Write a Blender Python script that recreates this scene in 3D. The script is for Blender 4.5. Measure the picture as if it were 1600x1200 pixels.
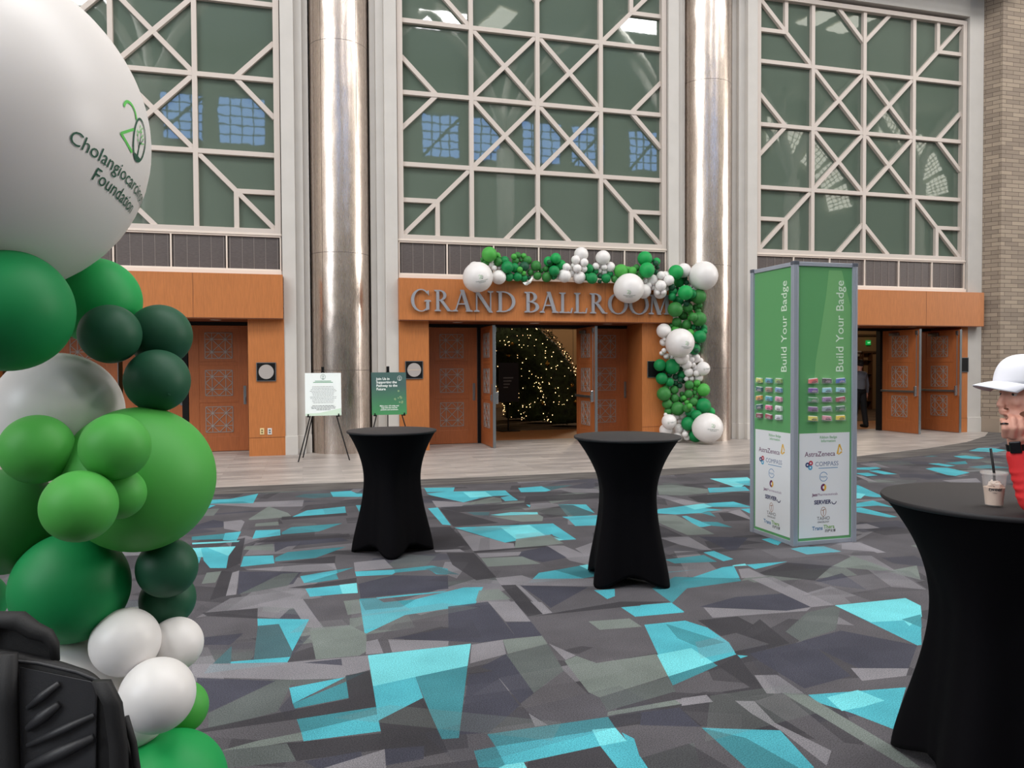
import bpy, bmesh, math, random
from math import sin, cos, pi, radians as R_
from mathutils import Vector, Matrix, Euler
from mathutils.geometry import tessellate_polygon
random.seed(7)
S = bpy.context.scene
for o in list(bpy.data.objects): bpy.data.objects.remove(o)
COL = S.collection

# ------------------------------------------------------------------ camera
CAM = Vector((0, 0, 1.66))
YAW, PIT, ROL = R_(15.309), R_(1.3224), R_(-0.282)
cy, sy, cp, sp, cr, sr = cos(YAW), sin(YAW), cos(PIT), sin(PIT), cos(ROL), sin(ROL)
_r = Vector((cy, -sy, 0)); FW = Vector((sy*cp, cy*cp, -sp)); _u = _r.cross(FW)
RT = cr*_r + sr*_u; UP = -sr*_r + cr*_u
cam = bpy.data.cameras.new('camera'); cam.lens = 27; cam.sensor_width = 36; cam.clip_end = 200
camo = bpy.data.objects.new('camera', cam); COL.objects.link(camo)
camo.matrix_world = Matrix(((RT.x, UP.x, -FW.x, 0), (RT.y, UP.y, -FW.y, 0), (RT.z, UP.z, -FW.z, CAM.z), (0, 0, 0, 1)))
S.camera = camo
def ray(px, py): return FW + RT*((px-800)/1200) - UP*((py-600)/1200)
def at_y(px, py, Y): d = ray(px, py); return CAM + d*(Y/d.y)
def at_z(px, py, z=0): d = ray(px, py); return CAM + d*((z-CAM.z)/d.z)
def at_d(px, py, dep): return CAM + ray(px, py)*dep

# ------------------------------------------------------------------ light and exposure
S.view_settings.view_transform = 'Standard'; S.view_settings.look = 'None'
S.view_settings.gamma = 1; S.view_settings.use_curve_mapping = False
S.view_settings.exposure = -0.58
S.cycles.use_denoising = True
S.cycles.max_bounces = 8; S.cycles.diffuse_bounces = 4; S.cycles.glossy_bounces = 4
S.cycles.sample_clamp_indirect = 6
W = bpy.data.worlds.new('sky'); S.world = W; W.use_nodes = True
bg = W.node_tree.nodes['Background']; bg.inputs[0].default_value = (0.27, 0.48, 0.95, 1); bg.inputs[1].default_value = 7
def area(name, loc, sx, sy_, power, color, rot=(0, 0, 0)):
    l = bpy.data.lights.new(name, 'AREA'); l.shape = 'RECTANGLE'; l.size = sx; l.size_y = sy_; l.energy = power; l.color = color
    o = bpy.data.objects.new(name, l); o.location = loc; o.rotation_euler = rot; COL.objects.link(o)
    o['label'] = 'daylight falling through the atrium skylight'; o['category'] = 'light'; return o
area('skylight_lamp', (3, 3.5, 18.7), 20, 7, 3700, (1, .985, .97))
area('skylight_lamp', (21, 4, 18.7), 13, 7, 3000, (1, .985, .97))
area('skylight_lamp', (-13, 4, 18.7), 9, 7, 2600, (1, .985, .97))
area('skylight_lamp', (-11.5, -7.5, 18.7), 6, 5, 2600, (1, .99, .97))  # unseen fill lamp added to brighten the near left balloons
area('skylight_lamp', (6.8, -7.2, 18.7), 2.4, 2.0, 900, (1, .99, .97))
area('skylight_lamp', (17, -5, 18.7), 2.8, 2.0, 900, (1, .99, .97))
area('window_wall_daylight', (-21.5, -3, 11.5), 9, 18, 5600, (.84, .92, 1), (0, R_(-90), R_(28)))  # bluish side fill added for softer light; no window stands here
area('window_wall_daylight', (44, 3.2, 11.5), 9, 10, 7600, (1, .97, .93), (0, R_(90), R_(-28)))  # matching side fill added on the right, out of view
def point(name, loc, power, color, rad=.1):
    l = bpy.data.lights.new(name, 'POINT'); l.energy = power; l.color = color; l.shadow_soft_size = rad
    o = bpy.data.objects.new(name, l); o.location = loc; COL.objects.link(o); o['label'] = 'warm lamp inside the ballroom behind the doors'; o['category'] = 'light'
point('ballroom_lamp', (10.5, 25.5, 4.6), 520, (1, .76, .5), .3)  # fill point lights added to lift the dim ballroom, no fixtures
point('ballroom_lamp', (17.5, 20.5, 4.6), 240, (1, .78, .55), .3)
point('ballroom_lamp', (4.9, 17.3, 3.9), 75, (1, .76, .5), .2)

# ------------------------------------------------------------------ materials
def lin(c):
    return tuple(((v/255)/12.92 if v <= 10 else (((v/255)+.055)/1.055)**2.4) for v in c)
MATS = {}
def pm(name, col, rough=.5, metal=0, ior=None, spec=None, noise=None, bump=None, coat=0, emit=None, trans=0, sss=0, stretch=(1, 1, 1), alpha=None):
    if name in MATS: return MATS[name]
    m = bpy.data.materials.new(name); m.use_nodes = True; nt = m.node_tree; b = nt.nodes['Principled BSDF']
    c = lin(col) + (1,)
    b.inputs['Base Color'].default_value = c; b.inputs['Roughness'].default_value = rough; b.inputs['Metallic'].default_value = metal
    if ior: b.inputs['IOR'].default_value = ior
    if spec is not None: b.inputs['Specular IOR Level'].default_value = spec
    if coat: b.inputs['Coat Weight'].default_value = coat; b.inputs['Coat Roughness'].default_value = .1
    if trans: b.inputs['Transmission Weight'].default_value = trans
    if sss: b.inputs['Subsurface Weight'].default_value = sss; b.inputs['Subsurface Radius'].default_value = (.05, .05, .05)
    if emit: b.inputs['Emission Color'].default_value = lin(emit[0]) + (1,); b.inputs['Emission Strength'].default_value = emit[1]
    if noise or bump:
        tc = nt.nodes.new('ShaderNodeTexCoord'); mp = nt.nodes.new('ShaderNodeMapping'); mp.inputs['Scale'].default_value = stretch
        nt.links.new(tc.outputs['Object'], mp.inputs['Vector'])
        def nz(scale, det=4):
            n = nt.nodes.new('ShaderNodeTexNoise'); n.inputs['Scale'].default_value = scale; n.inputs['Detail'].default_value = det
            nt.links.new(mp.outputs['Vector'], n.inputs['Vector']); return n
        if noise:
            n = nz(noise[0]); cr_ = nt.nodes.new('ShaderNodeValToRGB')
            a = noise[1]; cc = noise[2] if len(noise) > 2 else None
            lo = tuple(v*(1-a) for v in c[:3]) + (1,); hi = (lin(cc) + (1,)) if cc else tuple(min(1, v*(1+a)) for v in c[:3]) + (1,)
            cr_.color_ramp.elements[0].position = .3; cr_.color_ramp.elements[1].position = .7
            cr_.color_ramp.elements[0].color = lo; cr_.color_ramp.elements[1].color = hi
            nt.links.new(n.outputs['Fac'], cr_.inputs['Fac']); nt.links.new(cr_.outputs['Color'], b.inputs['Base Color'])
        if bump:
            n = nz(bump[0]); bp = nt.nodes.new('ShaderNodeBump'); bp.inputs['Strength'].default_value = bump[1]; bp.inputs['Distance'].default_value = bump[2]
            nt.links.new(n.outputs['Fac'], bp.inputs['Height']); nt.links.new(bp.outputs['Normal'], b.inputs['Normal'])
    MATS[name] = m; return m

def thin_clear(name, col, op=.18):
    """thin clear plastic: mostly see-through with a soft gloss"""
    if name in MATS: return MATS[name]
    m = pm(name, col, .12); nt = m.node_tree; out = nt.nodes['Material Output']; tr = nt.nodes.new('ShaderNodeBsdfTransparent'); mx = nt.nodes.new('ShaderNodeMixShader')
    mx.inputs[0].default_value = op; nt.links.new(tr.outputs[0], mx.inputs[1]); nt.links.new(nt.nodes['Principled BSDF'].outputs[0], mx.inputs[2]); nt.links.new(mx.outputs[0], out.inputs[0]); return m
def latex(name, col, tl):
    if name in MATS: return MATS[name]
    m = pm(name, col, .5, spec=.35); nt = m.node_tree; out = nt.nodes['Material Output']; tr = nt.nodes.new('ShaderNodeBsdfTranslucent'); mx = nt.nodes.new('ShaderNodeMixShader')
    tr.inputs[0].default_value = lin(col)+(1,); mx.inputs[0].default_value = tl; nt.links.new(nt.nodes['Principled BSDF'].outputs[0], mx.inputs[1]); nt.links.new(tr.outputs[0], mx.inputs[2]); nt.links.new(mx.outputs[0], out.inputs[0]); return m

# ------------------------------------------------------------------ mesh helpers
class MB:
    def __init__(s): s.v = []; s.f = []
    def add(s, vs, fs):
        k = len(s.v); s.v += [tuple(v) for v in vs]; s.f += [tuple(i+k for i in f) for f in fs]; return s
    def box(s, x0, x1, y0, y1, z0, z1, M=None):
        vs = [Vector((x, y, z)) for x in (x0, x1) for y in (y0, y1) for z in (z0, z1)]
        if M: vs = [M @ v for v in vs]
        return s.add(vs, [(0, 1, 3, 2), (4, 6, 7, 5), (0, 4, 5, 1), (2, 3, 7, 6), (0, 2, 6, 4), (1, 5, 7, 3)])
    def bar(s, p0, p1, w, t, nrm):
        """flat bar from p0 to p1, width w across, thickness t along nrm"""
        p0, p1, n = Vector(p0), Vector(p1), Vector(nrm).normalized(); d = (p1-p0).normalized(); u = d.cross(n)
        vs = []
        for p in (p0, p1):
            for a in (-1, 1):
                for b in (-1, 1): vs.append(p + u*(a*w/2) + n*(b*t/2))
        return s.add(vs, [(0, 1, 3, 2), (4, 6, 7, 5), (0, 4, 5, 1), (2, 3, 7, 6), (0, 2, 6, 4), (1, 5, 7, 3)])
    def cyl(s, p0, p1, r0, r1=None, n=12, caps=True):
        p0, p1 = Vector(p0), Vector(p1); r1 = r0 if r1 is None else r1; d = (p1-p0).normalized()
        u = d.orthogonal().normalized(); w = d.cross(u); vs = []
        for p, r in ((p0, r0), (p1, r1)):
            for i in range(n): a = 2*pi*i/n; vs.append(p + u*(cos(a)*r) + w*(sin(a)*r))
        fs = [(i, (i+1) % n, n+(i+1) % n, n+i) for i in range(n)]
        if caps: fs += [tuple(range(n))[::-1], tuple(range(n, 2*n))]
        return s.add(vs, fs)
    def tube(s, pts, r, n=8):
        pts = [Vector(p) for p in pts]; rr = r if isinstance(r, (list, tuple)) else [r]*len(pts); vs = []; fs = []
        u = None
        for i, p in enumerate(pts):
            d = (pts[min(i+1, len(pts)-1)] - pts[max(i-1, 0)]).normalized()
            u = d.orthogonal().normalized() if u is None else (u - d*u.dot(d)).normalized(); w = d.cross(u)
            for k in range(n): a = 2*pi*k/n; vs.append(p + u*(cos(a)*rr[i]) + w*(sin(a)*rr[i]))
        for i in range(len(pts)-1):
            for k in range(n): fs.append((i*n+k, i*n+(k+1) % n, (i+1)*n+(k+1) % n, (i+1)*n+k))
        fs += [tuple(range(n))[::-1], tuple(range((len(pts)-1)*n, len(pts)*n))]
        return s.add(vs, fs)
    def lathe(s, prof, c=(0, 0, 0), n=32, cap=True):
        vs = []; fs = []
        for r, z in prof:
            for i in range(n): a = 2*pi*i/n; vs.append((c[0]+r*cos(a), c[1]+r*sin(a), c[2]+z))
        m = len(prof)
        for j in range(m-1):
            for i in range(n): fs.append((j*n+i, j*n+(i+1) % n, (j+1)*n+(i+1) % n, (j+1)*n+i))
        if cap: fs += [tuple(range(n))[::-1], tuple(range((m-1)*n, m*n))]
        return s.add(vs, fs)
    def sph(s, c, r, nu=24, nv=14, M=None):
        rx, ry, rz = r if isinstance(r, (tuple, list)) else (r, r, r); vs = []; fs = []
        c = Vector(c)
        def P(x, y, z):
            v = Vector((x*rx, y*ry, z*rz)); return c + (M @ v if M else v)
        vs.append(P(0, 0, 1))
        for j in range(1, nv):
            t = pi*j/nv
            for i in range(nu): a = 2*pi*i/nu; vs.append(P(sin(t)*cos(a), sin(t)*sin(a), cos(t)))
        vs.append(P(0, 0, -1))
        for i in range(nu): fs.append((0, 1+i, 1+(i+1) % nu))
        for j in range(nv-2):
            for i in range(nu): a = 1+j*nu; fs.append((a+i, a+nu+i, a+nu+(i+1) % nu, a+(i+1) % nu))
        a = 1+(nv-2)*nu; e = len(vs)-1
        for i in range(nu): fs.append((a+i, e, a+(i+1) % nu))
        return s.add(vs, fs)
    def prism(s, pts, fn, t):
        """2-D outline pts, fn(a,b,h)->3-D, thickness t"""
        n = len(pts); vs = [fn(a, b, 0) for a, b in pts] + [fn(a, b, t) for a, b in pts]
        tr = tessellate_polygon([[Vector((a, b, 0)) for a, b in pts]])
        fs = [tuple(q) for q in tr] + [tuple(i+n for i in q)[::-1] for q in tr]
        fs += [(i, (i+1) % n, n+(i+1) % n, n+i) for i in range(n)]
        return s.add(vs, fs)
    def build(s, name, mat, parent=None, smooth=False, bevel=0, loc=None, seg=2, angle=None):
        me = bpy.data.meshes.new(name); me.from_pydata([tuple(v) for v in s.v], [], s.f)
        bm = bmesh.new(); bm.from_mesh(me); bmesh.ops.recalc_face_normals(bm, faces=bm.faces); bm.to_mesh(me); bm.free()
        if mat: me.materials.append(mat)
        o = bpy.data.objects.new(name, me); COL.objects.link(o)
        if parent: o.parent = parent
        if loc: o.location = loc
        if smooth:
            for p in me.polygons: p.use_smooth = True
            if angle:
                me.set_sharp_from_angle(angle=R_(angle))
        if bevel:
            b = o.modifiers.new('b', 'BEVEL'); b.width = bevel; b.segments = seg; b.limit_method = 'ANGLE'
        return o
def empty(name, loc=(0, 0, 0), rz=0, label=None, cat=None, group=None, kind=None, parent=None):
    o = bpy.data.objects.new(name, None); COL.objects.link(o); o.location = loc; o.rotation_euler = (0, 0, rz); o.empty_display_size = .1
    if parent: o.parent = parent
    return tag(o, label, cat, group, kind)
def tag(o, label=None, cat=None, group=None, kind=None):
    if label: o['label'] = label
    if cat: o['category'] = cat
    if group: o['group'] = group
    if kind: o['kind'] = kind
    return o
def struct(name, mb, mat, label=None, parent=None, **k):
    o = mb.build(name, mat, parent, **k)
    if not parent: o['kind'] = 'structure'
    if label: o['label'] = label; o['category'] = name.split('_')[0]
    return o
_tcache = {}
def text_geo(s, size=1.0, bold=0.0, align='CENTER', spacing=1.0, leading=1.0, shear=0):
    """triangulated glyph outlines in the XY plane as (verts2d, faces)"""
    key = (s, bold, align, spacing, leading, shear)
    if key not in _tcache:
        c = bpy.data.curves.new('t', 'FONT'); c.body = s; c.size = 1; c.align_x = align; c.align_y = 'CENTER'; c.offset = bold
        c.space_character = spacing; c.space_line = leading; c.shear = shear; c.resolution_u = 3; c.fill_mode = 'FRONT'
        o = bpy.data.objects.new('t', c); COL.objects.link(o); bpy.context.view_layer.update()
        me = bpy.data.meshes.new_from_object(o.evaluated_get(bpy.context.evaluated_depsgraph_get()))
        _tcache[key] = ([(v.co.x, v.co.y) for v in me.vertices], [tuple(p.vertices) for p in me.polygons])
        bpy.data.objects.remove(o); bpy.data.curves.remove(c); bpy.data.meshes.remove(me)
    v, f = _tcache[key]
    return [(x*size, y*size) for x, y in v], f
def put_text(mb, s, size, fn, **k):
    v, f = text_geo(s, size, **k); mb.add([fn(a, b) for a, b in v], f); return mb

# ------------------------------------------------------------------ palette
M_wall = pm('painted_plaster', (200, 195, 189), .7, noise=(3, .03))
M_frame = pm('window_frame_paint', (203, 191, 182), .55)
M_spand_frame = pm('sill_paint', (226, 212, 200), .5)
M_dark = pm('dark_joint', (22, 20, 20), .8)
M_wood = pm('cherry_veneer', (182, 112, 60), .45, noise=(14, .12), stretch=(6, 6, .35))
M_door = pm('door_veneer', (164, 94, 52), .42, noise=(14, .12), stretch=(6, 6, .35))
M_steel = pm('door_steel', (150, 156, 160), .35, .9)
M_grille = pm('grille_grey', (158, 156, 152), .45, .25)
M_alu = pm('brushed_aluminium', (168, 174, 186), .42, .35)
M_black = pm('black_metal', (10, 10, 12), .55, spec=.25)
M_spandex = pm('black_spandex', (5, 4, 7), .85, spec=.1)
M_topcloth = pm('black_table_top_cloth', (30, 27, 30), .6, spec=.5)  # paler than the cover: light falling on the top is put into the colour
M_white = pm('white_latex', (228, 224, 222), .38, sss=0)

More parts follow.
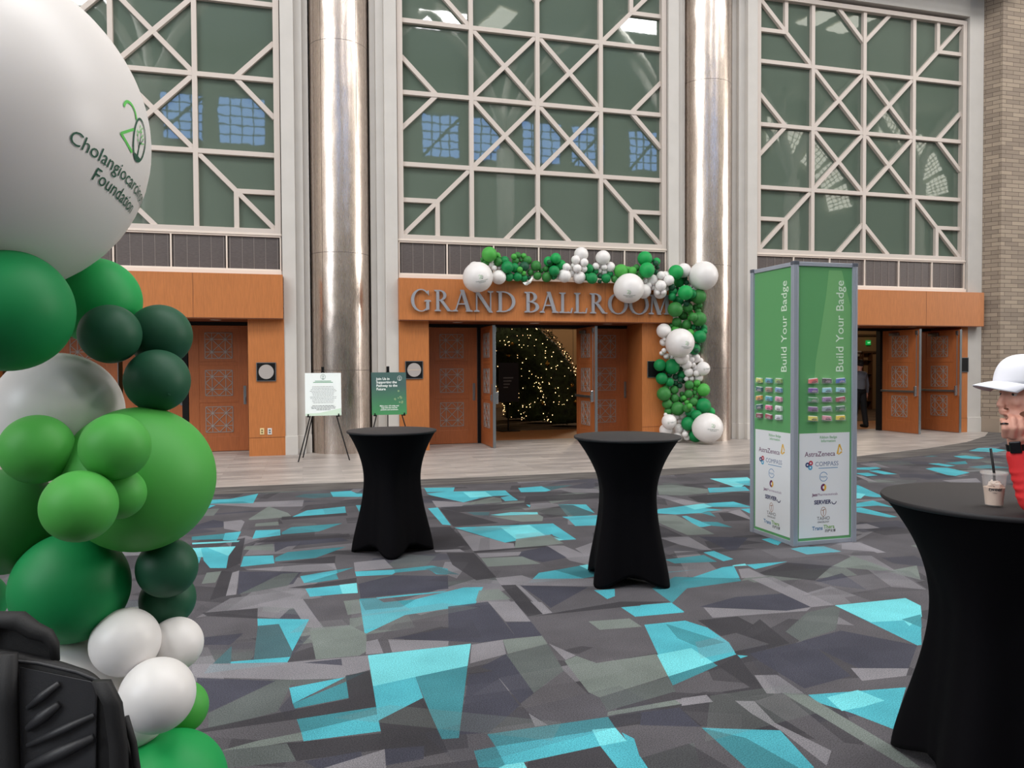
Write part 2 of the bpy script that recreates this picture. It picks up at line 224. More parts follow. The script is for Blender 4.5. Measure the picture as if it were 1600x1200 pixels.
# ------------------------------------------------------------------ carpet (broadloom of overlapping tinted polygons, cut into one flat layer)
TONES = {'C1': (70, 158, 172), 'C2': (104, 188, 196), 'C3': (56, 122, 132), 'T': (62, 92, 98), 'K': (52, 51, 55), 'N': (59, 60, 71),
         'M': (80, 78, 82), 'L': (120, 118, 123), 'G': (106, 114, 110), 'g': (82, 88, 87)}
CARPET = '''
L -1.12 9.97 0.01 9.92 -0.01 9.47 -0.57 9.59
N -1.13 8.61 -0.95 8.91 -0.81 8.77 -0.81 8.47 -1.10 8.44
M -0.26 8.79 0.45 8.72 0.45 8.05 -0.15 8.15
G -0.58 8.84 -0.40 9.59 -0.17 9.10 -0.12 8.84 -0.56 8.79
K -0.23 8.88 0.47 8.96 0.48 8.74 -0.23 8.69
K -0.47 7.69 0.44 7.78 0.44 7.63 -0.23 7.62
N -0.27 7.59 0.35 7.62 0.42 7.46 -0.14 7.39 -0.25 7.19
K -0.23 6.78 0.27 6.89 0.25 6.58 0.17 6.66
K -0.62 6.68 -0.66 7.78 -0.55 7.89 -0.52 6.86 -0.65 6.64
C1 -1.16 10.28 -0.89 10.28 -0.57 10.60 -0.59 9.87 -1.14 10.00
C3 -0.98 10.07 -0.72 10.04 -0.63 9.90 -1.14 9.98
C1 -1.12 9.59 -1.11 9.92 -1.02 9.86 -1.10 9.59
T -0.11 10.21 0.01 10.39 0.75 10.34 0.75 10.16 0.13 10.01
C1 0.35 10.46 0.62 10.48 0.68 10.22 0.75 10.20 0.73 9.95 0.37 10.06
C1 -0.12 8.84 0.04 9.19 0.48 9.32 0.47 8.91
C1 0.61 9.36 0.67 9.35 0.62 8.91
L -0.83 8.78 -0.65 8.82 -0.61 8.71 -0.62 8.21 -0.79 8.39
C3 -1.06 8.08 -0.76 8.14 -0.75 7.88 -1.04 7.93
C1 -0.76 8.16 -0.61 8.20 -0.62 7.77 -0.75 7.84
C2 -1.02 7.80 -0.59 7.77 -0.60 7.71 -1.01 7.73
C2 -0.99 7.57 -0.61 7.53 -0.64 7.16 -0.94 7.19
C1 -0.91 7.52 -0.87 7.57 -0.64 7.16 -0.62 6.73 -0.75 6.77 -0.83 7.04
C1 -0.95 7.22 -0.87 7.19 -0.86 6.97 -0.92 6.98
G -0.76 6.29 -0.76 6.62 -0.65 6.64 -0.66 6.30
C1 -0.47 8.21 -0.23 8.18 -0.22 7.90 -0.48 7.81
C3 -0.21 8.05 -0.12 8.27 0.40 8.32 0.15 7.97 -0.21 7.94
C1 -0.51 7.11 -0.26 7.07 -0.24 6.78 -0.51 6.74
C3 -0.24 6.98 -0.14 7.16 0.38 7.22 0.10 6.87 -0.24 6.84
G -0.49 8.57 -0.26 8.61 -0.25 8.41 -0.49 8.42
G -0.52 7.50 -0.28 7.53 -0.26 7.26 -0.53 7.37
L -0.56 6.56 -0.51 6.62 -0.48 5.92 -0.55 5.91
N -0.51 6.59 -0.02 6.43 -0.08 6.09 -0.47 5.92
K -0.65 6.64 -0.56 6.59 -0.55 5.91 -0.65 5.83
g -0.17 6.42 -0.04 6.41 -0.12 6.05 -0.46 5.92
L -0.47 6.64 0.00 6.66 0.25 6.64 0.26 6.42 -0.01 6.42
C1 -0.03 6.30 0.26 6.41 0.26 6.31 -0.00 6.09
C3 -0.00 6.09 0.25 6.30 0.26 6.13 0.09 6.08
C3 0.26 6.41 0.40 6.45 0.26 6.31
K -0.12 5.99 0.40 6.13 0.39 5.99 0.01 5.94
C1 0.01 5.93 0.26 5.95 0.27 5.72 0.04 5.71
C2 0.26 5.96 0.39 5.98 0.38 5.71 0.27 5.72
L 0.41 6.62 0.67 6.65 0.71 6.34 0.40 6.32
C1 0.40 6.32 0.76 6.28 0.68 6.14 0.40 6.17
C3 0.71 6.29 1.03 6.33 1.14 6.19 1.11 6.02 1.02 6.05 0.99 6.21 0.71 6.19
N 0.40 5.95 0.69 6.12 1.10 5.97 1.04 5.63 0.39 5.57
C1 0.38 5.56 0.50 5.55 0.54 5.43 0.77 5.44 1.16 5.63 1.30 5.60 1.15 5.20 0.65 5.11 0.36 4.81
C3 0.38 5.56 0.50 5.55 0.54 5.43 0.77 5.44 0.65 5.29 0.40 5.29
C1 0.50 5.56 1.02 5.58 0.98 5.55 0.51 5.52
M -0.01 5.67 0.32 5.61 0.28 5.01 0.13 4.96
L -0.07 5.47 -0.01 5.67 0.12 4.98 0.01 5.05
G 0.03 5.02 0.28 5.01 0.37 4.82 0.35 4.52 0.30 4.46 0.06 4.47
G 0.27 5.54 0.38 5.55 0.37 5.24 0.28 5.22
L -0.31 5.69 -0.01 5.67 -0.07 5.47 -0.31 5.58
K -0.67 5.54 -0.31 5.54 -0.30 5.31 -0.63 5.46
C1 -0.30 5.31 0.03 5.20 -0.07 4.64 -0.16 5.16 -0.29 5.16
T -0.29 5.16 -0.16 5.16 -0.07 4.64 -0.08 4.54 -0.28 4.55
C1 -0.41 4.57 -0.08 4.55 -0.10 4.45 -0.40 4.44
C1 -0.53 4.43 -0.51 4.56 -0.40 4.52 -0.40 4.44
T -0.50 4.56 -0.42 4.83 -0.40 4.52
N -0.67 5.03 -0.37 5.04 -0.43 4.85 -0.65 4.91
L -0.61 4.59 -0.09 4.47 0.36 4.45 0.35 4.24 0.18 4.16 -0.06 4.21 -0.56 4.39 -0.59 4.44
N -0.01 4.44 0.20 4.44 0.20 4.34
N -0.56 4.38 -0.15 4.22 -0.45 3.92 -0.49 3.88
g -0.15 4.22 -0.06 4.21 -0.13 3.84 -0.43 3.73 -0.45 3.91
C1 -0.08 4.11 0.21 4.17 -0.06 3.91
C3 -0.06 3.91 0.21 4.11 0.21 3.90 -0.05 3.85
C3 0.21 4.18 0.32 4.21 0.21 4.11
K 0.21 4.19 0.34 4.22 0.34 3.93 0.21 3.89
K -0.49 3.74 -0.14 3.82 0.21 3.89 0.34 3.93 0.34 3.76 -0.04 3.73 -0.48 3.71
G -0.36 3.51 -0.21 3.56 -0.01 3.59 -0.01 3.51 -0.08 3.51 -0.21 3.50
g -0.36 3.51 -0.08 3.50 -0.04 3.33 -0.33 3.35
C3 -0.04 3.73 0.34 3.76 0.34 3.68 -0.02 3.59
C1 -0.02 3.59 0.34 3.68 0.33 3.50 -0.01 3.50
K -0.08 3.50 0.34 3.48 0.33 3.33 -0.04 3.33
N -0.01 3.32 0.23 3.34 0.23 3.27 0.07 3.24 0.04 3.25
L 0.07 3.24 0.33 3.33 0.32 3.17
C2 0.35 4.45 0.96 4.47 0.87 4.14 0.34 4.01
C1 0.34 4.01 0.57 4.07 0.57 3.80 0.33 3.61
C3 0.57 4.07 0.87 4.14 0.66 3.34 0.58 3.35
K 0.33 3.61 0.57 3.80 0.59 3.23 0.33 3.20
N 0.33 3.33 0.50 3.31 0.48 3.20 0.32 3.19
L 0.36 4.68 0.43 4.70 0.44 4.46 0.34 4.47
L 0.49 4.68 0.84 4.55 0.82 4.46 0.49 4.46
N 0.51 4.69 0.88 4.78 0.84 4.55
C1 1.60 10.43 1.82 10.39 2.01 10.35 1.93 10.03 1.58 10.06
C1 1.56 9.97 1.84 10.04 2.61 9.90 2.58 9.51 2.33 9.51 2.15 9.41 1.89 9.18 1.59 9.81
C2 2.04 9.92 2.33 9.89 2.33 9.49 2.04 9.49
C1 2.41 9.38 2.58 9.51 2.57 9.13 2.40 9.12
L 1.54 9.41 1.89 9.18 1.97 9.15 1.82 8.94 1.52 8.95
G 1.97 9.15 2.33 9.45 2.40 9.33 2.34 9.04 1.83 8.98
K 1.56 8.90 2.67 8.94 2.57 8.60 2.17 8.52 1.71 8.58
K 2.74 9.37 3.78 9.34 3.62 8.96 2.60 8.96
C1 1.41 8.91 1.53 8.93 1.49 7.89 1.41 7.95
C1 2.83 10.05 3.18 10.10 3.20 9.74 3.10 9.65 2.77 9.70
T 3.18 10.05 3.63 10.08 3.20 9.74
C1 2.95 8.72 3.27 8.61 3.17 8.07 3.10 8.62
T 2.95 8.71 3.11 8.62 3.16 8.07 2.93 7.85 2.83 8.06
C1 2.75 7.98 3.19 7.95 3.00 7.44 2.72 7.48 2.77 7.83
C1 2.58 8.81 2.62 8.77 2.57 8.62
T 1.80 8.54 2.05 8.48 1.99 8.28 1.84 8.36
C2 2.01 8.31 2.28 8.40 2.57 8.32 2.54 8.20 2.10 8.24
G 1.98 8.25 2.34 8.21 2.54 8.20 2.55 8.04 2.47 7.82 2.25 7.85
K 1.50 7.82 1.54 8.87 1.71 8.58 2.00 7.86
C1 1.50 7.76 2.54 7.67 2.53 7.34 2.34 7.16 1.83 6.96
C2 1.96 7.63 2.28 7.67 2.29 7.15 1.97 7.08
C1 2.38 7.35 2.53 7.34 2.52 6.90 2.39 6.90 2.36 7.12
C2 2.34 7.06 2.40 6.91 2.32 6.89
L 1.51 7.67 1.83 6.96 1.90 6.91 1.86 6.73 1.47 6.72 1.49 7.22
G 1.97 7.08 2.34 7.16 2.35 6.78 2.16 6.74 1.86 6.73
L 2.17 6.73 2.32 6.69 2.38 6.36 2.38 6.55 2.64 6.75 2.60 6.61 2.29 5.98 2.19 6.16
K 1.47 6.72 2.16 6.74 2.15 6.68 1.47 6.65
L 1.48 6.63 1.92 6.57 1.82 6.46 1.48 6.47
N 1.88 6.58 2.17 6.71 2.20 6.26 1.95 6.17 1.81 6.42
G 1.48 6.45 1.84 6.41 1.92 6.13 1.47 6.16
M 1.47 6.16 1.93 6.11 1.94 5.93 1.81 5.85 1.46 5.83 1.46 5.99
L 1.45 5.81 1.67 5.83 1.72 5.70 1.63 5.57 1.44 5.61
C1 1.66 5.61 1.82 5.86 1.97 5.90 2.11 5.61
C3 1.97 5.90 2.29 6.00 2.25 5.65 2.11 5.61
C2 2.21 5.98 2.29 5.99 2.24 5.80
L 1.72 5.70 2.23 5.58 2.15 5.37 1.59 5.56
N 1.58 5.56 2.06 5.38 1.63 4.98 1.62 5.21
L 1.55 5.58 1.58 5.55 1.60 4.89 1.56 4.91
K 1.44 5.61 1.55 5.59 1.54 4.87 1.43 4.91
G 1.25 5.52 1.40 5.52 1.42 5.25 1.17 5.28
C1 2.07 5.29 2.11 5.28 2.23 5.28 2.16 5.11 2.08 5.06
K 1.23 6.73 1.46 6.66 1.46 5.83 1.29 5.79 1.20 6.30
K 1.18 7.86 1.47 7.83 1.48 6.94 1.15 6.94 1.06 7.06
L 1.14 6.85 1.37 6.83 1.39 6.72 1.14 6.78
T 0.96 6.24 1.07 6.28 1.20 5.99 1.04 6.06
L 1.25 5.24 1.43 5.19 1.42 4.75 1.26 4.80
N 1.26 4.78 1.42 4.75 1.41 4.48 1.25 4.49
N 0.96 5.21 1.25 5.24 1.25 4.49 1.02 4.47 0.84 4.55
K 1.43 5.19 1.54 5.16 1.55 4.88 1.43 4.85
L 1.54 5.16 1.61 5.12 1.61 4.88 1.54 4.87
L 0.96 4.45 1.02 4.46 1.16 4.48 1.12 4.25 0.89 4.17
G 1.16 4.48 1.41 4.48 1.40 4.34 1.13 4.25
g 1.12 4.24 1.40 4.34 1.36 3.93 1.12 3.70
N 0.93 4.10 1.12 4.25 1.12 3.70 1.02 3.60 0.99 4.03
N 0.85 4.02 0.99 4.03 1.01 3.58 0.80 3.35 0.67 3.37
M 1.02 3.60 1.36 3.93 1.38 3.63 1.38 3.36 1.09 3.35 1.03 3.50
L 1.03 3.49 1.08 3.35 1.02 3.35
L 1.41 4.34 1.50 4.12 1.42 4.07
G 1.41 4.06 1.50 4.11 1.57 3.98 1.95 4.01 1.88 3.71 1.42 3.56 1.39 3.63
g 1.42 3.56 1.87 3.70 1.82 3.52 1.40 3.41
G 1.40 3.40 1.77 3.43 1.78 3.38 1.38 3.36
L 1.77 3.43 1.94 3.44 1.90 3.37 1.78 3.37
K 1.38 3.35 1.75 3.35 1.76 3.14 1.48 3.24 1.36 3.24
G 1.78 4.65 2.06 4.63 2.07 4.46 1.79 4.48
K 1.44 4.84 2.15 4.98 2.49 4.88 2.10 4.86 1.59 4.85
M 1.51 4.13 2.07 4.47 1.95 4.02 1.57 3.98
C1 2.10 4.86 2.47 4.85 2.46 4.64 2.11 4.65
C1 2.10 4.49 2.39 4.49 2.46 4.33 2.45 4.06 2.39 3.88 2.20 3.81 1.87 3.70
C2 1.95 4.00 2.19 4.04 2.20 3.81 1.87 3.70
C3 2.24 4.47 2.43 4.07 2.24 4.03 2.19 4.21
C3 1.87 3.70 2.20 3.81 2.20 3.76 1.84 3.59
C3 0.79 3.34 1.38 3.35 1.37 3.24 0.80 3.20
C1 0.80 3.22 1.37 3.24 1.37 3.11 1.24 3.10 0.80 3.05
C2 1.26 3.25 1.37 3.24 1.37 3.11 1.24 3.10
C3 0.70 3.21 0.80 3.22 0.80 3.05 0.78 3.04 0.69 3.07
C2 0.76 3.04 0.80 3.06 0.88 3.06 0.88 3.01
C1 1.24 3.10 1.37 3.11 1.38 3.19 1.41 3.12 1.37 2.98 1.36 2.87 1.24 2.91
K 0.90 3.06 1.24 3.10 1.24 2.91 0.88 3.01
C3 2.98 5.96 3.38 6.01 3.37 5.77 3.00 5.82
C1 3.42 6.09 3.54 6.12 3.55 5.81 3.43 5.77
C1 4.21 6.39 4.34 6.42 4.33 6.25 4.21 6.14
C1 4.24 5.99 4.37 6.02 4.59 5.99 4.61 5.78 4.25 5.77
C1 3.55 5.62 3.94 5.61 3.54 5.47
C2 3.43 5.63 3.56 5.65 3.54 5.59 3.42 5.60
C1 2.82 5.59 3.11 5.59 2.82 5.58
C1 2.81 5.33 3.32 5.60 3.43 5.61 3.28 5.28 2.77 5.32
C3 2.50 5.21 2.81 5.45 3.27 5.27 3.24 5.19 2.75 5.14 2.48 4.85
C1 2.25 4.87 2.48 4.86 2.47 4.65 2.14 4.65
M 2.75 5.14 3.31 5.21 3.36 4.51 3.14 4.48 2.62 4.72 2.48 4.85
N 2.62 4.72 2.98 4.85 3.35 4.83 3.36 4.51 3.14 4.48
L 2.64 4.70 3.14 4.48 3.35 4.50 3.27 4.44 2.59 4.49
L 3.35 5.23 3.54 5.23 3.53 4.50 3.35 4.50
K 2.47 4.47 2.76 4.47 2.77 4.29 2.46 4.06
K 2.46 4.06 2.87 4.38 2.79 3.95 2.47 3.87 2.39 3.89
g 2.89 4.13 3.25 4.41 3.58 4.49 3.21 4.07 2.87 3.96
N 2.88 3.96 3.23 4.05 3.49 3.71 3.18 3.44 2.92 3.52
N 2.47 3.87 2.92 3.96 2.81 3.44 2.47 3.37 2.46 3.76
L 2.32 3.59 2.44 3.56 2.43 3.32 2.25 3.37
K 2.20 3.75 2.39 3.87 2.25 3.37 2.10 3.36 2.04 3.45 2.21 3.46
L 2.88 3.53 3.18 3.44 3.09 3.36 2.82 3.37
C1 3.53 4.49 4.12 4.49 4.09 4.32 3.52 3.71 3.49 3.71
C2 3.53 4.49 4.12 4.49 4.09 4.32 3.92 4.13 3.70 4.00 3.75 4.10 3.52 4.13
C3 3.75 4.12 3.95 4.17 3.75 3.95
C1 2.44 3.30 2.98 3.24 2.58 2.88 2.51 3.07 2.43 3.21
C2 2.51 3.25 2.72 3.28 2.76 3.14 2.61 3.11 2.48 3.10
G 2.33 3.36 2.43 3.31 2.46 2.76 2.44 2.57 2.38 2.59 2.35 3.04
M 2.14 3.31 2.33 3.36 2.28 2.81 2.21 2.75 2.19 2.80
L 2.05 3.34 2.14 3.31 2.10 3.08 2.05 3.19
L 2.05 3.19 2.10 3.08 2.18 2.79 2.08 2.69 2.08 3.01
C1 1.75 3.13 2.08 3.01 2.02 2.69 1.96 2.70 1.89 2.99 1.78 3.08
C3 1.75 3.13 1.89 2.99 1.96 2.70 1.75 2.76
C1 1.37 2.97 1.36 2.87 1.33 2.88
C1 2.39 3.87 2.44 3.84 2.38 3.82
N 1.55 3.35 1.75 3.35 1.75 3.14 1.49 3.23
L 1.81 3.44 1.95 3.44 1.94 3.36 1.77 3.36
G 4.34 5.46 4.60 5.62 4.58 5.16 4.49 5.13 4.19 5.37
K 3.46 5.34 3.92 5.58 4.20 5.38 3.79 5.05 3.57 5.25
N 3.79 5.05 4.13 5.17 4.00 4.74 3.83 4.90
G 4.51 5.12 4.88 5.20 4.58 4.84
L 4.82 6.04 4.98 6.03 4.96 5.63 4.67 5.85
L 3.41 5.51 3.51 5.51 3.51 5.25 3.29 5.27
C2 5.75 10.06 6.35 10.02 6.24 9.73 5.72 9.20 5.68 9.30
C1 5.93 9.68 6.24 9.73 5.94 9.27 5.90 9.37
C1 5.28 9.29 5.83 9.26 5.70 8.93 5.11 8.95
G 4.74 9.72 4.96 9.70 5.24 9.22 5.10 8.94 4.65 8.84 4.41 8.99
K 4.69 8.75 5.48 8.90 5.63 8.78 5.27 8.22 4.77 8.23 4.62 8.34
C1 3.82 7.87 3.96 8.09 4.14 8.13 4.29 7.74 4.01 7.74
C1 4.14 8.13 4.35 8.19 4.64 7.83 4.45 7.82 4.30 7.73 4.16 7.90
C2 4.35 8.19 4.65 8.27 4.63 8.04 4.35 7.94
C1 4.66 8.27 5.05 8.27 5.07 7.91 5.05 7.88 4.63 8.04
C1 4.87 7.82 5.02 7.83 4.81 7.50
C1 4.02 7.63 4.08 7.64 4.08 7.10 3.96 7.06 3.91 7.08
C3 4.07 7.31 4.23 7.24 4.24 6.96 4.08 7.08
C3 4.45 7.79 4.36 7.49 4.31 7.74
N 3.70 6.68 4.13 6.50 3.75 6.09 3.68 6.11
L 3.31 6.73 3.60 6.70 3.54 6.15 3.45 6.18 3.36 6.42
K 3.58 7.35 3.56 6.74 3.32 6.77
L 4.34 8.97 4.47 8.93 4.62 8.34 4.76 8.22 4.63 8.26 4.37 8.22
G 3.81 7.77 3.99 7.72 3.90 6.73 3.62 6.76 3.62 7.45
K 4.50 7.68 4.65 7.64 4.63 7.22 4.32 7.26
L 4.85 7.82 4.67 7.29 4.63 7.22 4.63 7.70
C1 4.21 6.40 4.31 6.42 4.31 6.24 4.20 6.17
C1 12.27 11.81 12.88 12.17 13.16 12.13 13.05 11.71 12.58 11.49
C1 11.32 11.23 11.63 11.25 11.66 10.89 11.38 10.76 11.21 10.94
C3 10.77 11.33 11.00 11.39 11.05 11.28
C1 10.08 10.51 10.28 10.49 10.28 10.15 10.07 10.11 10.07 10.35
C3 10.40 10.49 10.95 10.61 10.67 10.29 10.44 10.28
C1 9.55 10.01 9.79 10.09 9.96 9.99 9.84 9.45 9.35 9.23 9.31 9.34
C3 10.36 9.97 10.88 10.09 10.89 9.70 10.38 9.78
C1 8.55 10.43 8.96 10.41 8.91 10.24 8.61 10.16 8.46 10.27
C1 8.53 10.07 8.71 10.09 8.67 9.63 8.46 9.67
C1 8.13 9.91 8.37 9.90 8.30 9.61 8.09 9.59
C1 7.31 8.92 7.38 8.92 7.02 8.00 6.90 8.04 6.80 8.30
C2 6.90 8.42 6.95 8.26 6.67 8.01 6.59 8.04
C1 6.33 7.73 6.71 7.85 6.62 7.40 6.52 7.55 6.19 7.55
C1 6.16 7.51 6.25 7.51 6.24 6.92 6.13 6.92 6.00 7.32
L 5.50 6.71 5.67 6.72 5.65 6.51 5.49 6.50 5.36 6.54
L 4.95 6.03 5.01 6.03 4.96 5.64 4.87 5.64
L 8.81 8.93 9.46 8.97 9.18 8.63 8.76 8.71
C1 4.60 5.89 4.59 5.77 4.51 5.77
L 7.99 9.75 8.06 9.66 7.82 9.05 7.77 9.19
'''
CELL = 1.0; X0, X1, Y0, Y1 = -6, 24, -1, 15
cells = {}
for i in range(X0, X1):
    for j in range(Y0, Y1): cells[(i, j)] = [([(i, j), (i+1, j), (i+1, j+1), (i, j+1)], lin(TONES['M']))]
def clip(poly, a, b):
    """split a convex polygon by the line a->b: left part, right part"""
    dx, dy = b[0]-a[0], b[1]-a[1]; L, Rr = [], []; n = len(poly)
    d = [dx*(p[1]-a[1]) - dy*(p[0]-a[0]) for p in poly]
    for i in range(n):
        p, q, dp, dq = poly[i], poly[(i+1) % n], d[i], d[(i+1) % n]
        if dp >= 0: L.append(p)
        if dp <= 0: Rr.append(p)
        if dp*dq < 0:
            t = dp/(dp-dq); x = (p[0]+(q[0]-p[0])*t, p[1]+(q[1]-p[1])*t); L.append(x); Rr.append(x)
    return L, Rr
def parea(p): return abs(sum(p[i][0]*p[(i+1) % len(p)][1]-p[(i+1) % len(p)][0]*p[i][1] for i in range(len(p))))/2
def paint(poly, tone, alpha):
    A = sum(poly[i][0]*poly[(i+1) % len(poly)][1]-poly[(i+1) % len(poly)][0]*poly[i][1] for i in range(len(poly)))
    if abs(A) < 1e-5: return
    if A < 0: poly = poly[::-1]
    xs = [p[0] for p in poly]; ys = [p[1] for p in poly]
    for i in range(max(X0, math.floor(min(xs))), min(X1, math.floor(max(xs))+1)):
        for j in range(max(Y0, math.floor(min(ys))), min(Y1, math.floor(max(ys))+1)):
            new = []
            for fr, c in cells[(i, j)]:
                if max(p[0] for p in fr) <= min(xs) or min(p[0] for p in fr) >= max(xs) or max(p[1] for p in fr) <= min(ys) or min(p[1] for p in fr) >= max(ys):
                    new.append((fr, c)); continue
                cur = fr; outs = []
                for k in range(len(poly)):
                    Lf, Rt = clip(cur, poly[k], poly[(k+1) % len(poly)])
                    if len(Rt) > 2 and parea(Rt) > 2e-6: outs.append(Rt)
                    cur = Lf
                    if len(cur) < 3 or parea(cur) < 2e-6: cur = None; break
                if cur is None: new.append((fr, c)); continue
                new += [(q, c) for q in outs]
                new.append((cur, tuple(c[m]*(1-alpha)+tone[m]*alpha for m in range(3))))
            cells[(i, j)] = new
rc = random.Random(11)
def rquad(x, y):
    w, h = rc.uniform(.25, 1.1), rc.uniform(.1, .5); a = rc.choice([0, 0, .12, -.12, .5, -.5, 1.2]) + rc.uniform(-.06, .06)
    pts = [(-w/2, -h/2+rc.uniform(-.12, .12)*h), (w/2, -h/2*rc.uniform(.2, 1.3)), (w/2*rc.uniform(.4, 1.1), h/2), (-w/2*rc.uniform(.3, 1.1), h/2*rc.uniform(.5, 1.2))]
    return [(x+p*cos(a)-q*sin(a), y+p*sin(a)+q*cos(a)) for p, q in pts]
for n in range(1500):
    x, y = rc.uniform(-6, 24), rc.uniform(-1, 15)
    t = rc.choices(['K', 'N', 'M', 'L', 'G', 'g', 'C1', 'C3'], [30, 16, 14, 16, 8, 10, 6, 3])[0]
    if t[0] == 'C' and -1 < x < 17 and y > 2.2 and not (y > 9.3 and x < -.3): t = 'K'
    paint(rquad(x, y), lin(TONES[t]), .62)
for ln in CARPET.strip().splitlines():
    t, *nums = ln.split(); p = [(float(nums[i]), float(nums[i+1])) for i in range(0, len(nums), 2)]
    for tri in tessellate_polygon([[Vector((a, b, 0)) for a, b in p]]): paint([p[i] for i in tri], lin(TONES[t]), .92 if t[0] == 'C' else .88)
for n in range(420):
    paint(rquad(rc.uniform(-5, 22), rc.uniform(0, 14.5)), lin(TONES[rc.choice(['K', 'K', 'N', 'L', 'G'])]), .2)
vs, fs, cs = [], [], []
for fr_ in cells.values():
    for fr, c in fr_:
        k = len(vs); vs += [(p[0], p[1], 0) for p in fr]; fs.append(tuple(range(k, k+len(fr)))); cs.append(c)
big = [((-22, -14), (X0, 15.2)), ((X1, -14), (48, 15.2)), ((X0, -14), (X1, Y0))]
for (a, b), (c_, d) in big:
    k = len(vs); vs += [(a, b, 0), (c_, b, 0), (c_, d, 0), (a, d, 0)]; fs.append((k, k+1, k+2, k+3)); cs.append(lin(TONES['M']))
me = bpy.data.meshes.new('floor'); me.from_pydata(vs, [], fs)
ca = me.color_attributes.new('tint', 'FLOAT_COLOR', 'CORNER'); dat = []
for f, c in zip(fs, cs): dat += list(c + (1,))*len(f)
ca.data.foreach_set('color', dat)
m = bpy.data.materials.new('carpet'); m.use_nodes = True; nt = m.node_tree; b = nt.nodes['Principled BSDF']; b.inputs['Roughness'].default_value = .95; b.inputs['Specular IOR Level'].default_value = .15
at = nt.nodes.new('ShaderNodeAttribute'); at.attribute_name = 'tint'
tc = nt.nodes.new('ShaderNodeTexCoord'); n1 = nt.nodes.new('ShaderNodeTexNoise'); n1.inputs['Scale'].default_value = 170; n1.inputs['Detail'].default_value = 2
n2 = nt.nodes.new('ShaderNodeTexNoise'); n2.inputs['Scale'].default_value = 2.3; n2.inputs['Detail'].default_value = 3
mr = nt.nodes.new('ShaderNodeMapRange'); mr.inputs['From Min'].default_value = .3; mr.inputs['From Max'].default_value = .7; mr.inputs['To Min'].default_value = .6; mr.inputs['To Max'].default_value = 1.4
mr2 = nt.nodes.new('ShaderNodeMapRange'); mr2.inputs['From Min'].default_value = .35; mr2.inputs['From Max'].default_value = .65; mr2.inputs['To Min'].default_value = .88; mr2.inputs['To Max'].default_value = 1.1
mm = nt.nodes.new('ShaderNodeMath'); mm.operation = 'MULTIPLY'
vm = nt.nodes.new('ShaderNodeVectorMath'); vm.operation = 'SCALE'; bp = nt.nodes.new('ShaderNodeBump'); bp.inputs['Strength'].default_value = .5; bp.inputs['Distance'].default_value = .004
L_ = nt.links.new
L_(tc.outputs['Object'], n1.inputs['Vector']); L_(tc.outputs['Object'], n2.inputs['Vector']); L_(n1.outputs['Fac'], mr.inputs['Value']); L_(n2.outputs['Fac'], mr2.inputs['Value'])
L_(mr.outputs[0], mm.inputs[0]); L_(mr2.outputs[0], mm.inputs[1]); L_(at.outputs['Color'], vm.inputs[0]); L_(mm.outputs[0], vm.inputs['Scale'])
L_(vm.outputs[0], b.inputs['Base Color']); L_(n1.outputs['Fac'], bp.inputs['Height']); L_(bp.outputs['Normal'], b.inputs['Normal'])
me.materials.append(m); o = bpy.data.objects.new('floor', me); COL.objects.link(o); tag(o, 'grey carpet with overlapping turquoise and charcoal polygons across the lobby', 'floor', kind='structure')

mb = MB(); mb.box(-22.3, 48.3, -14.3, 30.2, -.3, -.03)  # unseen slab added to stop sky light leaking in at the wall base
struct('floor', mb, M_dark, 'dark slab under the carpet')
# pale plank strip along the doors, and the streaky carpet border beside it
EDGE = [(-22, 11.3), (-.46, 11.3), (2.27, 11.2), (5.16, 11.17), (7.17, 11.35), (9.69, 11.72), (11.87, 12.4), (13.6, 13.15), (15.1, 14.1), (16.0, 14.85)]
def plank_mat():
    m = bpy.data.materials.new('plank_tile'); m.use_nodes = True; nt = m.node_tree; b = nt.nodes['Principled BSDF']; L_ = nt.links.new
    tc = nt.nodes.new('ShaderNodeTexCoord'); br = nt.nodes.new('ShaderNodeTexBrick')
    br.inputs['Scale'].default_value = 1; br.inputs['Brick Width'].default_value = 1.2; br.inputs['Row Height'].default_value = .2; br.inputs['Mortar Size'].default_value = .0015
    br.inputs['Color1'].default_value = lin((176, 168, 162)) + (1,); br.inputs['Color2'].default_value = lin((150, 143, 139)) + (1,); br.inputs['Mortar'].default_value = lin((120, 114, 110)) + (1,)
    mp = nt.nodes.new('ShaderNodeMapping'); mp.inputs['Scale'].default_value = (1.1, 9, 1); n = nt.nodes.new('ShaderNodeTexNoise'); n.inputs['Scale'].default_value = 1.6; n.inputs['Detail'].default_value = 5
    mr = nt.nodes.new('ShaderNodeMapRange'); mr.inputs['From Min'].default_value = .35; mr.inputs['From Max'].default_value = .65; mr.inputs['To Min'].default_value = .76; mr.inputs['To Max'].default_value = 1.2
    vm = nt.nodes.new('ShaderNodeVectorMath'); vm.operation = 'SCALE'
    L_(tc.outputs['Object'], br.inputs['Vector']); L_(tc.outputs['Object'], mp.inputs['Vector']); L_(mp.outputs[0], n.inputs['Vector']); L_(n.outputs['Fac'], mr.inputs['Value'])
    L_(br.outputs['Color'], vm.inputs[0]); L_(mr.outputs[0], vm.inputs['Scale']); L_(vm.outputs[0], b.inputs['Base Color']); b.inputs['Roughness'].default_value = .42
    return m
mb = MB(); flat = lambda z: (lambda a, b_, h: Vector((a, b_, z+h)))
mb.prism([*EDGE, (16.0, 16.6), (-22, 16.6)], flat(-.002), .006)
struct('floor', mb, plank_mat(), 'pale grey plank tile strip along the row of wooden doors')
bord = [(x+.05, y-.62) for x, y in EDGE]; bord[-1] = (16.5, 14.6); bord[-2] = (15.5, 13.6)
mb = MB(); mb.prism([*bord, (16.3, 14.85), *EDGE[::-1]], flat(-.002), .0035)
